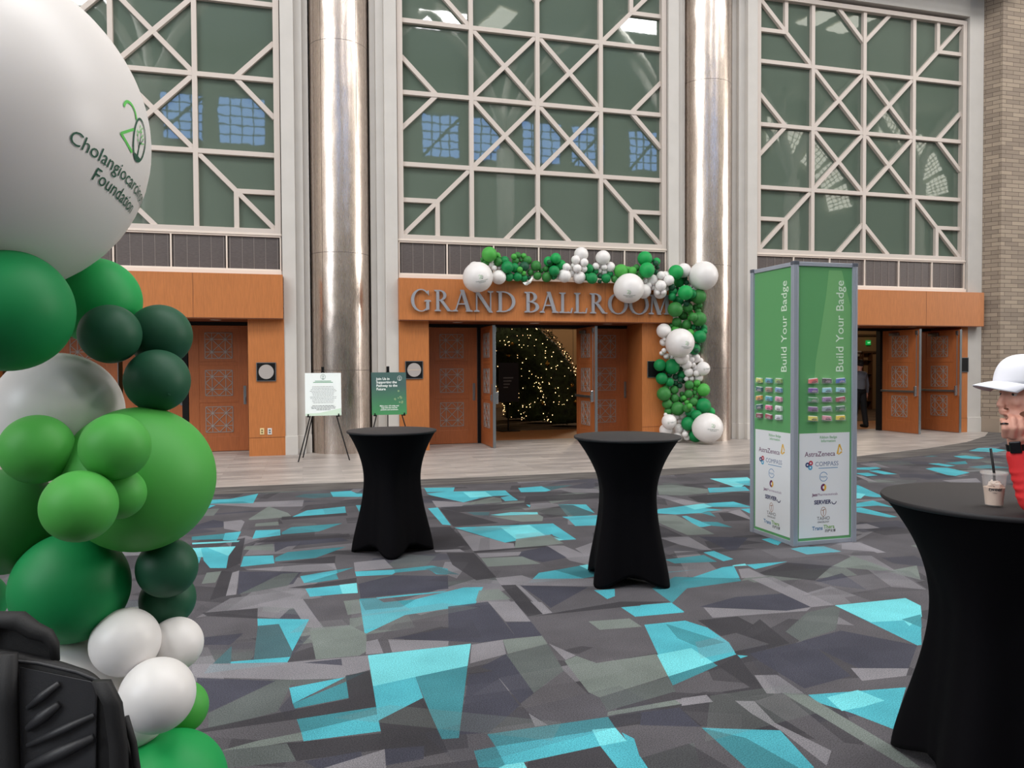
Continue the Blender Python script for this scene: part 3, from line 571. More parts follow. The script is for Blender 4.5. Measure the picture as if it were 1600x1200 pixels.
M_bord = pm('carpet_border', (78, 74, 74), .95, spec=.15, noise=(1.7, .32, (112, 108, 105)), stretch=(.7, 5, 1))
struct('floor', mb, M_bord, 'streaky grey carpet border beside the pale tile strip')
mb = MB(); mb.box(-6, 24, 16.6, 19.0, -.02, .002)
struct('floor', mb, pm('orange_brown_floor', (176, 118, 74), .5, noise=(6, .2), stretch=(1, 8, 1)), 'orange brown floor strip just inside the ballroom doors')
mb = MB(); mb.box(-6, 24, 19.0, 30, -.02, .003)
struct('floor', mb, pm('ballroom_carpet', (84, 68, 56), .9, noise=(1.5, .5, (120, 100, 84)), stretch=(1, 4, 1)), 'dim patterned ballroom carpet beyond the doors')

# ------------------------------------------------------------------ facade
BAY = 7.97
BAYS = [0.755-BAY, .755, .755+BAY]          # column centres
ZT = 10.02
mb = MB()
for cx in BAYS:
    for s in (-1, 1):
        f = lambda a, b_: (min(cx+s*a, cx+s*b_), max(cx+s*a, cx+s*b_))
        for a, b_, yf in ((.84, 1.085, 15.1), (.69, .84, 15.22), (.58, .69, 15.32)):
            x0, x1 = f(a, b_); mb.box(x0, x1, yf, 16.2, 0, 12.3); mb.box(x0-.006, x1+.006, yf-.018, yf+.1, 0, .36)
    mb.box(cx-.6, cx+.6, 15.95, 16.2, 0, 12.3)
cx = 15.78; mb.box(15.62, 16.04, 15.1, 16.2, 0, 12.3); mb.box(15.62, 16.04, 15.08, 15.2, 0, .36)
struct('wall_front', mb, M_wall, 'stepped pale plaster pilasters flanking the steel columns', bevel=.006)
mb = MB()
for x0 in (-22, -.33-5.8, 1.84, 9.81):
    x1 = {-22: -8.3, 1.84: 7.64, 9.81: 15.62}.get(x0, -.33)
    mb.box(x0, x1, 15.1, 16.2, ZT, 12.3)
mb.box(-22, -8.3, 15.1, 16.2, 0, ZT)
struct('wall_front', mb, M_wall, 'pale lintel above the tall lattice windows', bevel=.006)
# soffit over the right window
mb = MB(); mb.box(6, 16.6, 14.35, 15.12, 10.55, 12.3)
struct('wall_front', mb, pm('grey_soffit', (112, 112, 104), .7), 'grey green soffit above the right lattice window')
mb = MB(); mb.box(-22, 24, 16.2, 16.35, 2.62, 12.3); mb.box(16.0, 24, 16.2, 16.35, 0, 2.62)
struct('wall_front', mb, M_dark, 'dark backing wall behind the windows')

M_glass = pm('reflective_spandrel_glass', (88, 102, 91), .02, ior=1.75, bump=(.8, .07, .02))
M_mesh = pm('bronze_mesh_panel', (92, 84, 82), .5, .2, noise=(40, .18), stretch=(.4, .4, 3))
def window(idx, x0, label):
    x1 = x0+5.74; z0, z1 = 4.17, 9.93; y = 15.2; u = (x1-x0-.16)/4; v = (z1-z0-.16)/4; gx, gz = x0+.08, z0+.08
    root = tag(empty('window_%d' % idx, (0, 0, 0)), label, 'window', None, 'structure')
    g = MB(); g.box(x0+.02, x1-.02, y+.09, y+.12, z0, z1); g.build('glass', M_glass, root)
    fr = MB(); N = (0, 1, 0)
    for q, (a, b_) in enumerate((((x0+.04, z0), (x0+.04, z1)), ((x1-.04, z0), (x1-.04, z1)), ((x0+.003, z0+.04), (x1-.003, z0+.04)), ((x0+.003, z1-.04), (x1-.003, z1-.04)))):
        fr.bar((a[0], y+.03, a[1]), (b_[0], y+.03, b_[1]), .11 if q < 2 else .104, .14 if q < 2 else .133, N)
    fr.build('window_frame', M_frame, root, bevel=.004)
    mt = MB(); W_ = .088
    P = lambda i, j, dy=0: (gx+u*i, y+.045+dy, gz+v*j)
    L = []
    for k in (1, 2, 3): L += [((k, 0), (k, 4), .0), ((0, k), (4, k), .002)]
    for i in (1, 2):
        for j in (1, 2): L += [((i, j), (i+1, j+1), .006), ((i, j+1), (i+1, j), .008)]
    for si in (0, 1):
        for sj in (0, 1):
            c = lambda a, b_: ((4-a) if si else a, (4-b_) if sj else b_)
            L += [(c(0, 0), c(1, 1), .006), (c(.5, 0), c(.5, .5), .003), (c(0, .5), c(.5, .5), .004)]
    for a, b_ in (((0, 1.5), (.5, 2)), ((0, 2.5), (.5, 2)), ((4, 1.5), (3.5, 2)), ((4, 2.5), (3.5, 2)), ((1.5, 0), (2, .5)), ((2.5, 0), (2, .5)), ((1.5, 4), (2, 3.5)), ((2.5, 4), (2, 3.5))):
        L.append((a, b_, .005))
    for a, b_, dy in L: kq = L.index((a, b_, dy)); mt.bar(P(*a, dy+kq*.0004), P(*b_, dy+kq*.0004), W_, .09, N)
    mt.build('muntin', M_frame, root, bevel=.003)
    # spandrel band under the window
    r2 = tag(empty('trim_%d' % idx, (0, 0, 0)), 'bronze mesh panels in a white frame under the %s lattice window' % label.split()[0], 'trim', None, 'structure')
    b = MB(); b.box(x0-.045, x1+.065, 15.3, 15.45, 3.4, 9.99); b.build('backing', M_dark, r2)
    for k in range(6):
        a0 = x0+k*5.74/6; m_ = MB(); m_.box(a0+.03, a0+5.74/6-.03, 15.2, 15.23, 3.5, 4.11); m_.build('mesh_panel', M_mesh, r2)
        l = MB()
        for q in (.03, .27, .5, .73, .97): l.box(a0+.03+q*.9-.003, a0+.03+q*.9+.003, 15.194, 15.2, 3.5, 4.11)
        l.build('panel_rib', pm('rib', (150, 140, 134), .5), r2)
    w = MB()
    for k in range(7): w.box(x0+k*5.74/6-.014, x0+k*5.74/6+.014, 15.17, 15.22, 3.48, 4.13)
    w.box(x0-.01, x1+.01, 15.165, 15.22, 4.105, 4.135); w.box(x0-.01, x1+.01, 15.165, 15.22, 3.475, 3.505)
    w.box(x0-.02, x1+.02, 15.13, 15.22, 3.38, 3.475); w.box(x0-.02, x1+.02, 15.15, 15.24, 4.135, 4.172)
    w.build('panel_frame', M_spand_frame, r2, bevel=.003)
window(1, 1.87-BAY, 'left tall lattice window behind the big white balloon')
window(2, 1.87, 'middle tall lattice window above the lettered entrance')
window(3, 1.87+BAY, 'right tall lattice window beside the brick wall')

# wood portals
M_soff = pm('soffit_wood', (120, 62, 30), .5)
def portal(k, x0, x1, pl, pr, fx1, label):
    """x0..x1 outer; pl, pr the inner edges of the two piers"""
    r = tag(empty('trim_%d' % (k+3), (0, 0, 0)), label, 'trim', None, 'structure')
    f = MB(); f.box(x0-.01, fx1, 14.9, 15.12, 2.56, 3.38); f.build('fascia_panel', M_wood, r, bevel=.004)
    j = MB()
    for q in ((x0+fx1)/2-1.4, (x0+fx1)/2+1.35): j.box(q-.003, q+.003, 14.8985, 14.9, 2.57, 3.37)
    for q in (x0+.02, fx1-.02): pass
    j.box(x0-.01, fx1, 14.898, 14.9, 2.556, 2.572); j.build('panel_seam', pm('seam', (92, 46, 20), .6), r)
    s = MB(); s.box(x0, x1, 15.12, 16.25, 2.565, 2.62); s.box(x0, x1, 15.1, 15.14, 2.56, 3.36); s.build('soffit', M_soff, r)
    for a, b_, sgn in ((x0, pl, 1), (pr, x1, -1)):
        p = MB(); sp_ = .13
        pts = [(a, 15.08), (b_, 15.08), (b_+sp_ if sgn > 0 else b_, 16.3), (a, 16.3)] if sgn > 0 else [(a, 15.08), (b_, 15.08), (b_, 16.3), (a+.14, 16.3)]
        p.prism(pts, flat(0), 2.565); p.build('pier_panel', M_wood, r, bevel=.003)
        q = MB(); q.box(a+.001, b_-.001, 15.077, 15.081, .345, .351); q.build('panel_seam', pm('seam', (92, 46, 20), .6), r)
    for q in (x0+1.25, (x0+x1)/2, x1-1.25):
        d = MB(); d.cyl((q, 15.5, 2.566), (q, 15.5, 2.56), .1, n=20); d.build('downlight', pm('downlight_glass', (214, 206, 196), .4), r)
    h = MB(); h.box(pl, pr+.15, 16.14, 16.24, 2.5, 2.57); return r, h
PORT = {}
for k, (x0, x1, pl, pr, fx1, lb) in enumerate([(-6.13, -.31, -5.5, -.96, -.32, 'left cherry wood door surround behind the large balloons'),
        (1.84, 7.64, 2.43, 7.01, 7.64, 'middle cherry wood door surround carrying metal letters'), (9.81, 15.61, 10.4, 15.41, 15.9, 'right cherry wood door surround beside the brick wall')]):
    PORT[k] = portal(k+1, x0, x1, pl, pr, fx1, lb)
# dark frames between leaves
def frame(k, posts, x0, x1):
    h = PORT[k][1]
    for a, b_ in posts: h.box(a, b_, 16.12, 16.26, 0, 2.5)
    h.build('door_frame', M_black, PORT[k][0])
frame(0, [(-2.25, -2.14), (-1.03, -.96)], 0, 0)
frame(1, [(3.645, 3.735), (5.955, 6.035), (7.155, 7.2)], 0, 0)
frame(2, [(13.97, 14.06), (15.26, 15.44)], 0, 0)

DL, DZ = 1.11, 2.49
def leaf(idx, hx, s, opened, label, length=DL):
    r = tag(empty('door_%d' % idx, (hx, 16.16, 0), (-s*pi/2*opened)), label, 'door', None, 'structure')
    X = lambda a: a*s
    def bx(m_, a0, a1, y0, y1, z0, z1): m_.box(min(X(a0), X(a1)), max(X(a0), X(a1)), y0, y1, z0, z1); return m_
    bx(MB(), 0, length, -.02, .02, .012, DZ).build('leaf', M_door, r)
    fr = MB()
    rails = [(.012, .3), (.97, 1.04), (1.71, 1.78), (2.44, DZ)]
    for y0, y1 in ((-.028, -.02), (.02, .028)):
        bx(fr, 0, .19, y0, y1, .012, DZ); bx(fr, length-.19, length, y0, y1, .012, DZ)
        for z0, z1 in rails: bx(fr, .19, length-.19, y0, y1, z0, z1)
    fr.build('rail_and_stile', M_door, r, bevel=.004)
    gw = .5; c = length/2
    for zc in (.64, 1.36, 2.095):
        g = MB(); h = .25
        for yy in (-.026, .026):
            P = lambda a, b_: (X(c+a*h), yy, zc+b_*h)
            N = (0, 1, 0); w = .011
            for a in (-1, -.5, .5, 1): g.bar(P(a, -1), P(a, 1), w, .01, N); g.bar(P(-1, a), P(1, a), w, .01, N)
            g.bar(P(-1, -1), P(1, 1), w, .01, N); g.bar(P(-1, 1), P(1, -1), w, .01, N)
            for a, b_ in (((0, -1), (1, 0)), ((1, 0), (0, 1)), ((0, 1), (-1, 0)), ((-1, 0), (0, -1))): g.bar(P(*a), P(*b_), w, .01, N)
            for a in (-.5, .5):
                for b_ in (-.5, .5): g.cyl((P(a, b_)[0], yy-.007, P(a, b_)[2]), (P(a, b_)[0], yy+.007, P(a, b_)[2]), .02, n=10)
        g.build('grille', M_grille, r)
    e = MB(); bx(e, length, length+.012, -.03, .03, .012, DZ); e.build('edge_strip', M_steel, r)
    hnd = MB(); bx(hnd, length-.1, length-.045, -.036, -.028, .93, 1.3); bx(hnd, length-.085, length-.06, -.06, -.036, .97, 1.08); hnd.build('pull_plate', M_steel, r, bevel=.003)
    pb = MB(); bx(pb, .04, length-.06, .05, .085, .985, 1.035); pb.build('push_bar', M_steel, r, bevel=.006)
    lk = MB(); bx(lk, length-.085, length-.035, .028, .1, .9, 1.14); lk.build('lock_case', pm('polished_steel', (206, 208, 210), .2, .9), r, bevel=.01)
    rd = MB(); rd.cyl((X(length-.06), .045, 1.14), (X(length-.06), .045, 2.36), .008); bx(rd, length-.09, length-.03, .028, .06, 2.36, 2.46); rd.build('latch_rod', M_steel, r)
    cl = MB(); bx(cl, .3, .6, .03, .08, 2.36, 2.43); cl.build('door_closer', pm('closer_grey', (120, 116, 112), .4, .6), r, bevel=.006)
    return r
leaf(1, -2.13, 1, 0, 'closed cherry wood door behind the green balloons, left entrance'); bpy.context.view_layer.update()
leaf(2, -3.3, 1, 0, 'closed wooden door mostly hidden behind the big balloons')
leaf(3, -4.5, 1, 0, 'wooden door hidden at the far left of the left entrance')
leaf(4, 2.53, 1, 0, 'closed wooden door at the left of the middle entrance')
leaf(5, 3.745, 1, 1, 'wooden door standing open seen nearly edge on, left of the tree lights')
leaf(6, 5.945, -1, 1, 'open wooden door with push bar at the middle entrance')
leaf(7, 6.04, 1, 0, 'closed wooden door behind the open one at the middle entrance')
leaf(8, 14.07, -1, 1, 'open wooden door with push bar nearest the badge tower, right entrance', 1.22)
leaf(9, 15.25, -1, 1, 'open wooden door with push bar nearest the brick wall', 1.22)
leaf(10, 10.5, 1, 1, 'open wooden door hidden behind the badge tower')

# steel columns
def col_mat():
    m = bpy.data.materials.new('stainless_cladding'); m.use_nodes = True; nt = m.node_tree; b = nt.nodes['Principled BSDF']; L_ = nt.links.new
    b.inputs['Base Color'].default_value = lin((214, 200, 190)) + (1,); b.inputs['Metallic'].default_value = 1; b.inputs['Roughness'].default_value = .3
    tc = nt.nodes.new('ShaderNodeTexCoord'); mp = nt.nodes.new('ShaderNodeMapping'); mp.inputs['Scale'].default_value = (1, 1, .42)
    n = nt.nodes.new('ShaderNodeTexNoise'); n.inputs['Scale'].default_value = 1.9; n.inputs['Detail'].default_value = 2
    bp = nt.nodes.new('ShaderNodeBump'); bp.inputs['Strength'].default_value = .45; bp.inputs['Distance'].default_value = .06
    n3 = nt.nodes.new('ShaderNodeTexNoise'); n3.inputs['Scale'].default_value = 30; mp2 = nt.nodes.new('ShaderNodeMapping'); mp2.inputs['Scale'].default_value = (3, 3, .15)
    mr = nt.nodes.new('ShaderNodeMapRange'); mr.inputs['To Min'].default_value = .25; mr.inputs['To Max'].default_value = .3
    L_(tc.outputs['Object'], mp.inputs[0]); L_(mp.outputs[0], n.inputs[0]); L_(n.outputs['Fac'], bp.inputs['Height']); L_(bp.outputs[0], b.inputs['Normal'])
    L_(tc.outputs['Object'], mp2.inputs[0]); L_(mp2.outputs[0], n3.inputs[0]); L_(n3.outputs['Fac'], mr.inputs[0]); L_(mr.outputs[0], b.inputs['Roughness'])
    return m
M_col = col_mat()
for cx, lb in ((BAYS[1], 'brushed steel column left of the middle entrance behind the poster easels'), (BAYS[2], 'brushed steel column right of the middle entrance behind the balloon garland')):
    r = tag(empty('steel_column', (cx, 15.47, 0)), lb, 'column', 'steel columns')
    c = MB(); c.cyl((0, 0, 0), (0, 0, 12.3), .56, n=96, caps=False); c.build('column_cladding', M_col, r, smooth=True)
    sm = MB()
    for z in (1.6, 3.84, 7.83): sm.lathe([(.5602, z-.004), (.5616, z), (.5602, z+.004)], n=96, cap=False)
    for a in (-2.25, -1.0, .3): sm.bar((.561*cos(a), .561*sin(a), 0), (.561*cos(a), .561*sin(a), 12.3), .006, .002, (cos(a), sin(a), 0))
    sm.build('cladding_seam', pm('seam_steel', (96, 88, 84), .5, .8), r)

# brick wall at the right
def brick_mat():
    m = bpy.data.materials.new('long_brick'); m.use_nodes = True; nt = m.node_tree; b = nt.nodes['Principled BSDF']; L_ = nt.links.new
    tc = nt.nodes.new('ShaderNodeTexCoord'); sx = nt.nodes.new('ShaderNodeSeparateXYZ'); ad = nt.nodes.new('ShaderNodeMath'); ad.operation = 'SUBTRACT'; cb = nt.nodes.new('ShaderNodeCombineXYZ')
    br = nt.nodes.new('ShaderNodeTexBrick'); br.inputs['Scale'].default_value = 1; br.inputs['Brick Width'].default_value = .4; br.inputs['Row Height'].default_value = .1; br.inputs['Mortar Size'].default_value = .006
    br.inputs['Color1'].default_value = lin((164, 148, 130)) + (1,); br.inputs['Color2'].default_value = lin((136, 122, 108)) + (1,); br.inputs['Mortar'].default_value = lin((96, 82, 74)) + (1,)
    bp = nt.nodes.new('ShaderNodeBump'); bp.inputs['Strength'].default_value = .6; bp.inputs['Distance'].default_value = .01; bp.invert = True
    L_(tc.outputs['Object'], sx.inputs[0]); L_(sx.outputs['X'], ad.inputs[0]); L_(sx.outputs['Y'], ad.inputs[1]); L_(ad.outputs[0], cb.inputs['X']); L_(sx.outputs['Z'], cb.inputs['Y'])
    L_(cb.outputs[0], br.inputs['Vector']); L_(br.outputs['Color'], b.inputs['Base Color']); L_(br.outputs['Fac'], bp.inputs['Height']); L_(bp.outputs[0], b.inputs['Normal']); b.inputs['Roughness'].default_value = .85
    return m
mb = MB(); mb.prism([(16.04, 15.2), (16.04, 15.12), (16.24, 14.76), (24, 14.76), (24, 16.2), (16.04, 16.2)], flat(0), 12.3)
struct('wall_right', mb, brick_mat(), 'long thin tan brick wall at the right edge')
mb = MB(); mb.prism([(16.03, 15.1), (16.225, 14.745), (24, 14.745), (24, 14.8), (16.25, 14.8), (16.06, 15.14)], flat(0), .33)
struct('baseboard_right', mb, pm('brick_base_stone', (150, 134, 118), .8), 'tan stone base course under the brick wall')

# ------------------------------------------------------------------ rest of the atrium (seen in reflections)
M_atr = pm('atrium_plaster', (206, 198, 188), .8)
mb = MB(); mb.box(-22.3, -22, -14, 16, 0, 19); struct('wall_left', mb, M_atr, 'plain atrium wall far to the left')
mb = MB(); mb.box(48, 48.3, -14, 16, 0, 19); struct('wall_right', mb, M_atr, 'plain atrium wall far to the right')
mb = MB(); mb.box(24, 48, 14.9, 15.2, 0, 19); mb.box(-22, 48, 15.3, 16.4, 12.3, 19); struct('wall_front', mb, M_atr, 'upper atrium wall above the windows')
mb = MB(); mb.box(-22.3, 48.3, -14.3, 16.4, 19, 19.3); struct('ceiling', mb, pm('atrium_ceiling', (190, 186, 178), .8), 'atrium ceiling overhead')
mb = MB(); WX = [(-7.4, -5.0), (-4.2, -1.8), (-1.0, .9), (6.9, 9.1), (9.8, 12.2), (12.95, 15.4), (16.1, 18.2), (19.9, 21.9)]
xs = -22
for a, b_ in WX: mb.box(xs, a, -14.3, -14, 13.9, 16.4); xs = b_
mb.box(xs, 48, -14.3, -14, 13.9, 16.4); mb.box(-22, 48, -14.3, -14, 5.4, 13.9); mb.box(-22, 48, -14.3, -14, 16.4, 19)
struct('wall_back', mb, pm('atrium_back_wall', (146, 144, 134), .8), 'back wall of the atrium with a row of clerestory windows')
for i, (a, b_) in enumerate(WX):
    mb = MB(); n = 4
    for k in range(n+1): x = a+(b_-a)*k/n; mb.box(x-.028, x+.028, -14.2, -14.1, 13.9, 16.4)
    for k in range(6): z = 13.9+2.5*k/5; mb.box(a, b_, -14.2, -14.1, z-.025, z+.025)
    if i in (0, 3, 6, 7): mb.bar((a, -13.95, 13.9), (b_, -13.95, 16.2), .16, .1, (0, 1, 0))
    struct('window_%d' % (i+4), mb, pm('mullion_dark', (70, 72, 68), .6), 'clerestory window grid in the back atrium wall')
M_low = pm('dim_lower_wall', (26, 27, 32), .6)  # bands added for the column reflections, hall shade put into their colour
mb = MB(); mb.box(-22, 48, -14.3, -13.9, 0, 5.4); struct('wall_back', mb, M_low, 'dark lower wall under the gallery behind the viewer')
mb = MB(); mb.box(-22, -21.8, -14, 15.2, 0, 5.2); struct('wall_left', mb, M_low, 'dark lower wall at the far left')
mb = MB(); mb.box(47.8, 48, -14, 15.2, 0, 5.2); struct('wall_right', mb, M_low, 'dark lower wall at the far right')
# arched skylight strips and roof trusses behind and above the viewer
M_pane = pm('skylight_pane', (236, 236, 222), .5, emit=((244, 242, 228), 6))
def strip(cx, cz, r, a0, a1, n, name, lab):
    rt = tag(empty(name, (0, 0, 0)), lab, 'window', None, 'structure')
    for k in range(n):
        p = MB(); g = MB(); b0 = a0+(a1-a0)*k/n; b1 = a0+(a1-a0)*(k+.82)/n
        q = [(cx+rr*cos(b), -13.7, cz+rr*sin(b)) for rr, b in ((r-.9, b0), (r+.9, b0), (r+.9, b1), (r-.9, b1))]
        p.add(q + [(x, y-.05, z) for x, y, z in q], [(0, 1, 2, 3), (7, 6, 5, 4), (0, 4, 5, 1), (1, 5, 6, 2), (2, 6, 7, 3), (3, 7, 4, 0)]); p.build('pane', M_pane, rt)
        for t in (.2, .4, .6, .8):
            v0 = Vector(q[0]).lerp(Vector(q[3]), t); v1 = Vector(q[1]).lerp(Vector(q[2]), t); g.bar(v0+Vector((0, .03, 0)), v1+Vector((0, .03, 0)), .05, .03, (0, 1, 0))
            w0 = Vector(q[0]).lerp(Vector(q[1]), t); w1 = Vector(q[3]).lerp(Vector(q[2]), t); g.bar(w0+Vector((0, .03, 0)), w1+Vector((0, .03, 0)), .04, .03, (0, 1, 0))
        g.build('glazing_bar', M_atr, rt)
for qx, qy in ((9.6, -6.9), (27, -2.6), (25, -2.3)):
    p = MB(); p.prism([(qx-.75, qy-1.1), (qx+.45, qy-1.3), (qx+.8, qy+.9), (qx-.2, qy+1.3)], flat(18.9), .05); struct('window_30', p, M_pane, 'bright skylight pane in the atrium ceiling')
strip(29, 10.6, 6.4, 1.5, .2, 5, 'window_20', 'curved frosted skylight strip in the back of the atrium')
strip(37, 12.0, 6.4, 1.35, .2, 5, 'window_21', 'curved frosted skylight strip further right in the atrium')
M_truss = pm('truss_paint', (214, 210, 202), .5)
for i, (x, y) in enumerate([(2, -7), (10, -7), (19, -6), (28, -9), (36, -8), (-6, -5)]):
    t = MB(); t.tube([(x, y, 0), (x, y, 8), (x, y, 12.5)], .45, 16)
    for dx in (-1, 1):
        t.tube([(x+dx*q*q*4.2, y+.6*q, 12.3+6.7*q) for q in (0, .25, .5, .75, 1)], .22, 8); t.tube([(x+dx*q*q*1.6, y-q*3, 12.3+6.7*q) for q in (0, .25, .5, .75, 1)], .2, 8)
    struct('wall_back', t, M_truss, 'white branching roof support behind the viewer', smooth=True)

# ballroom room shell
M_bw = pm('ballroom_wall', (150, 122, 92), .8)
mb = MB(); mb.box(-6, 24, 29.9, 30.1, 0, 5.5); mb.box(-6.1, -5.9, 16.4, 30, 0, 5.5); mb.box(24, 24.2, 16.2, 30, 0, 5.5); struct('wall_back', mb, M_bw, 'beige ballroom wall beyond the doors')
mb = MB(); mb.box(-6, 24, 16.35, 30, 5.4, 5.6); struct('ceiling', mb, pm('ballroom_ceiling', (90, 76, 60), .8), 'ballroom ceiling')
mb = MB()
for x in [x*.9 for x in range(-4, 18)]: mb.box(x-.008, x+.008, 29.88, 29.9, 0, 5.4)
mb.box(6, 17.9, 29.8, 29.9, 3.2, 3.5)
struct('trim_9', mb, pm('ballroom_seam', (96, 76, 58), .7), 'wall panel joints inside the ballroom')

# ------------------------------------------------------------------ metal lettering
def ring(cx, cy_, rx, ry, irx, iry, a0=0, a1=360, n=28, idx=0.0):
    o = [(cx+rx*cos(R_(a0+(a1-a0)*i/n)), cy_+ry*sin(R_(a0+(a1-a0)*i/n))) for i in range(n+1)]
    q = [(cx+idx+irx*cos(R_(a0+(a1-a0)*i/n)), cy_+iry*sin(R_(a0+(a1-a0)*i/n))) for i in range(n+1)]
    return [[o[i], o[i+1], q[i+1], q[i]] for i in range(n)]
def serif(x, y, w=.17, up=1):
    h = .045*up; return [[(x-w, y), (x+w, y), (x+w, y+h), (x+w*.45, y+h*1.9), (x-w*.45, y+h*1.9), (x-w, y+h)]]
TK, TN = .155, .062
def stem(x, t=TK, y0=0, y1=1): return [[(x-t/2, y0), (x+t/2, y0), (x+t/2, y1), (x-t/2, y1)]]
def diag(x0, y0, x1, y1, t): return [[(x0-t/2, y0), (x0+t/2, y0), (x1+t/2, y1), (x1-t/2, y1)]]
def glyph(c):
    if c == 'G': return ring(.5, .5, .5, .53, .36, .48, 40, 322, idx=.02)+stem(.84, TK, .07, .46)+serif(.84, .44, .17, 1)+[[(.76, .02), (.92, .1), (.92, .2), (.74, .1)], [(.84, .8), (.9, .72), (.9, .96), (.82, .96)]], 1.0
    if c == 'R': return stem(.2)+serif(.2, 0)+serif(.17, 1, .15, -1)+ring(.28, .745, .38, .255, .22, .2, -90, 90)+[[(.2, .94), (.3, .94), (.3, 1), (.2, 1)], [(.2, .49), (.36, .49), (.36, .545), (.2, .545)]]+diag(.82, 0, .4, .5, .19)+[[(.72, 0), (1.0, 0), (1.0, .045), (.72, .06)]], .98
    if c == 'A': return diag(.12, 0, .47, 1.0, TN)+diag(.8, 0, .46, 1.03, .19)+[[(.24, .33), (.68, .33), (.68, .39), (.26, .39)]]+serif(.12, 0, .13)+serif(.82, 0, .17), .98
    if c == 'N': return stem(.15, TN)+stem(.85, TN)+diag(.87, -.03, .14, 1.0, .19)+serif(.15, 0, .14)+serif(.85, 1, .14, -1)+serif(.08, 1, .1, -1), 1.0
    if c == 'D': return stem(.2)+serif(.17, 0, .15)+serif(.17, 1, .15, -1)+ring(.32, .5, .62, .5, .46, .445, -90, 90)+[[(.2, .945), (.34, .945), (.34, 1), (.2, 1)], [(.2, 0), (.34, 0), (.34, .055), (.2, .055)]], .96
    if c == 'B': return stem(.2)+serif(.17, 0, .15)+serif(.17, 1, .15, -1)+ring(.3, .755, .34, .245, .18, .195, -90, 90)+ring(.3, .27, .44, .27, .27, .215, -90, 90)+[[(.2, .945), (.32, .945), (.32, 1), (.2, 1)], [(.2, .495), (.34, .495), (.34, .55), (.2, .55)], [(.2, 0), (.32, 0), (.32, .055), (.2, .055)]], .76
    if c == 'L': return stem(.22)+serif(.22, 1, .18, -1)+serif(.16, 0, .14)+[[(.2, 0), (.76, 0), (.76, .05), (.2, .055)], [(.68, 0), (.76, 0), (.82, .26), (.77, .26)]], .84
    if c == 'O': return ring(.5, .5, .5, .53, .345, .475, 0, 360, 40), 1.0
    if c == 'M': return diag(.1, 0, .16, 1.0, TN)+diag(.9, 0, .84, 1.0, TK)+diag(.5, -.02, .17, 1.0, .17)+diag(.5, -.02, .84, 1.0, TN)+serif(.1, 0, .12)+serif(.9, 0, .16)+serif(.1, 1, .1, -1)+serif(.9, 1, .1, -1), 1.0
M_let = pm('letter_steel', (166, 166, 172), .42, .35)
sign = empty('wall_sign', (4.75, 14.86, 2.74), 0, 'brushed metal GRAND BALLROOM lettering on the middle wooden fascia', 'sign')
for ch, a, b_ in [('G', 642, 673), ('R', 678, 706.5), ('A', 707.5, 738), ('N', 740, 771), ('D', 775, 805.5), ('B', 818.5, 842.5), ('A', 843.5, 872), ('L', 873, 895), ('L', 896, 918), ('R', 921, 948), ('O', 950, 980.5), ('O', 982.5, 1013), ('M', 1014, 1046)]:
    polys, gw = glyph(ch); xa, xb = at_y(a, 470, 14.86).x, at_y(b_, 470, 14.86).x; sc = (xb-xa)/gw; H_ = .415
    m_ = MB()
    for pi_, p in enumerate(polys):
        fn = lambda u, v, h: Vector((xa-4.75+u*sc, -.02+h-pi_*.0002, v*H_))
        m_.prism(p, fn, .04)
    for u in (.2, .7):
        m_.cyl((xa-4.75+u*sc*gw, .01, .03), (xa-4.75+u*sc*gw, .045, .03), .008)
    m_.build('letter', M_let, sign)

# ------------------------------------------------------------------ plaques and outlets
M_disc = pm('grey_plaque_disc', (168, 160, 156), .45)
def plaque(px, py, label, lined):
    c = at_y(px, py, 15.07); r = empty('wall_plaque', c, 0, label, 'plaque')
    m_ = MB(); m_.box(-.165, .165, -.012, .01, -.165, .165); m_.build('plate', M_black, r, bevel=.003)
    e = MB()
    for a, b_ in (((-.17, -.17), (.17, -.17)), ((.17, -.17), (.17, .17)), ((.17, .17), (-.17, .17)), ((-.17, .17), (-.17, -.17))): e.bar((a[0], -.008, a[1]), (b_[0], -.008, b_[1]), .012, .014, (0, 1, 0))
    e.build('plate_rim', M_steel, r)
    if lined != 2:
        d = MB(); d.cyl((0, -.02, 0), (0, -.012, 0), .135, n=40); d.build('disc', M_disc, r)
        if lined:
            l = MB(); l.box(-.12, .12, -.022, -.02, -.004, .004); l.build('disc_line', pm('pale_line', (214, 190, 160), .5), r)
plaque(416, 581, 'black square plaque with plain grey disc, left entrance pier above the outlets', 0)
plaque(647, 578, 'black square plaque with grey disc on the pier beside the green poster', 1)
plaque(1023, 577, 'black square plaque half hidden by the white and green balloon garland', 2)
plaque(1503.5, 570, 'narrow black plaque behind the open door nearest the brick wall', 2)
for px, nm, col, lb in ((409.5, 'ivory', (226, 204, 150), 'ivory switch plate low on the left entrance pier'), (421.5, 'white', (214, 212, 208), 'white outlet plate low on the left entrance pier')):
    c = at_y(px, 674, 15.078); r = empty('outlet_plate', c, 0, lb, 'outlet')
    m_ = MB(); m_.box(-.038, .038, -.008, .004, -.06, .06); m_.build('plate', pm('plate_'+nm, col, .4), r, bevel=.003)
    m_ = MB(); m_.box(-.016, .016, -.011, -.008, -.035, -.008); m_.box(-.016, .016, -.011, -.008, .008, .035); m_.build('socket', pm('socket_'+nm, (120, 100, 60) if nm == 'ivory' else (90, 92, 96), .5), r)

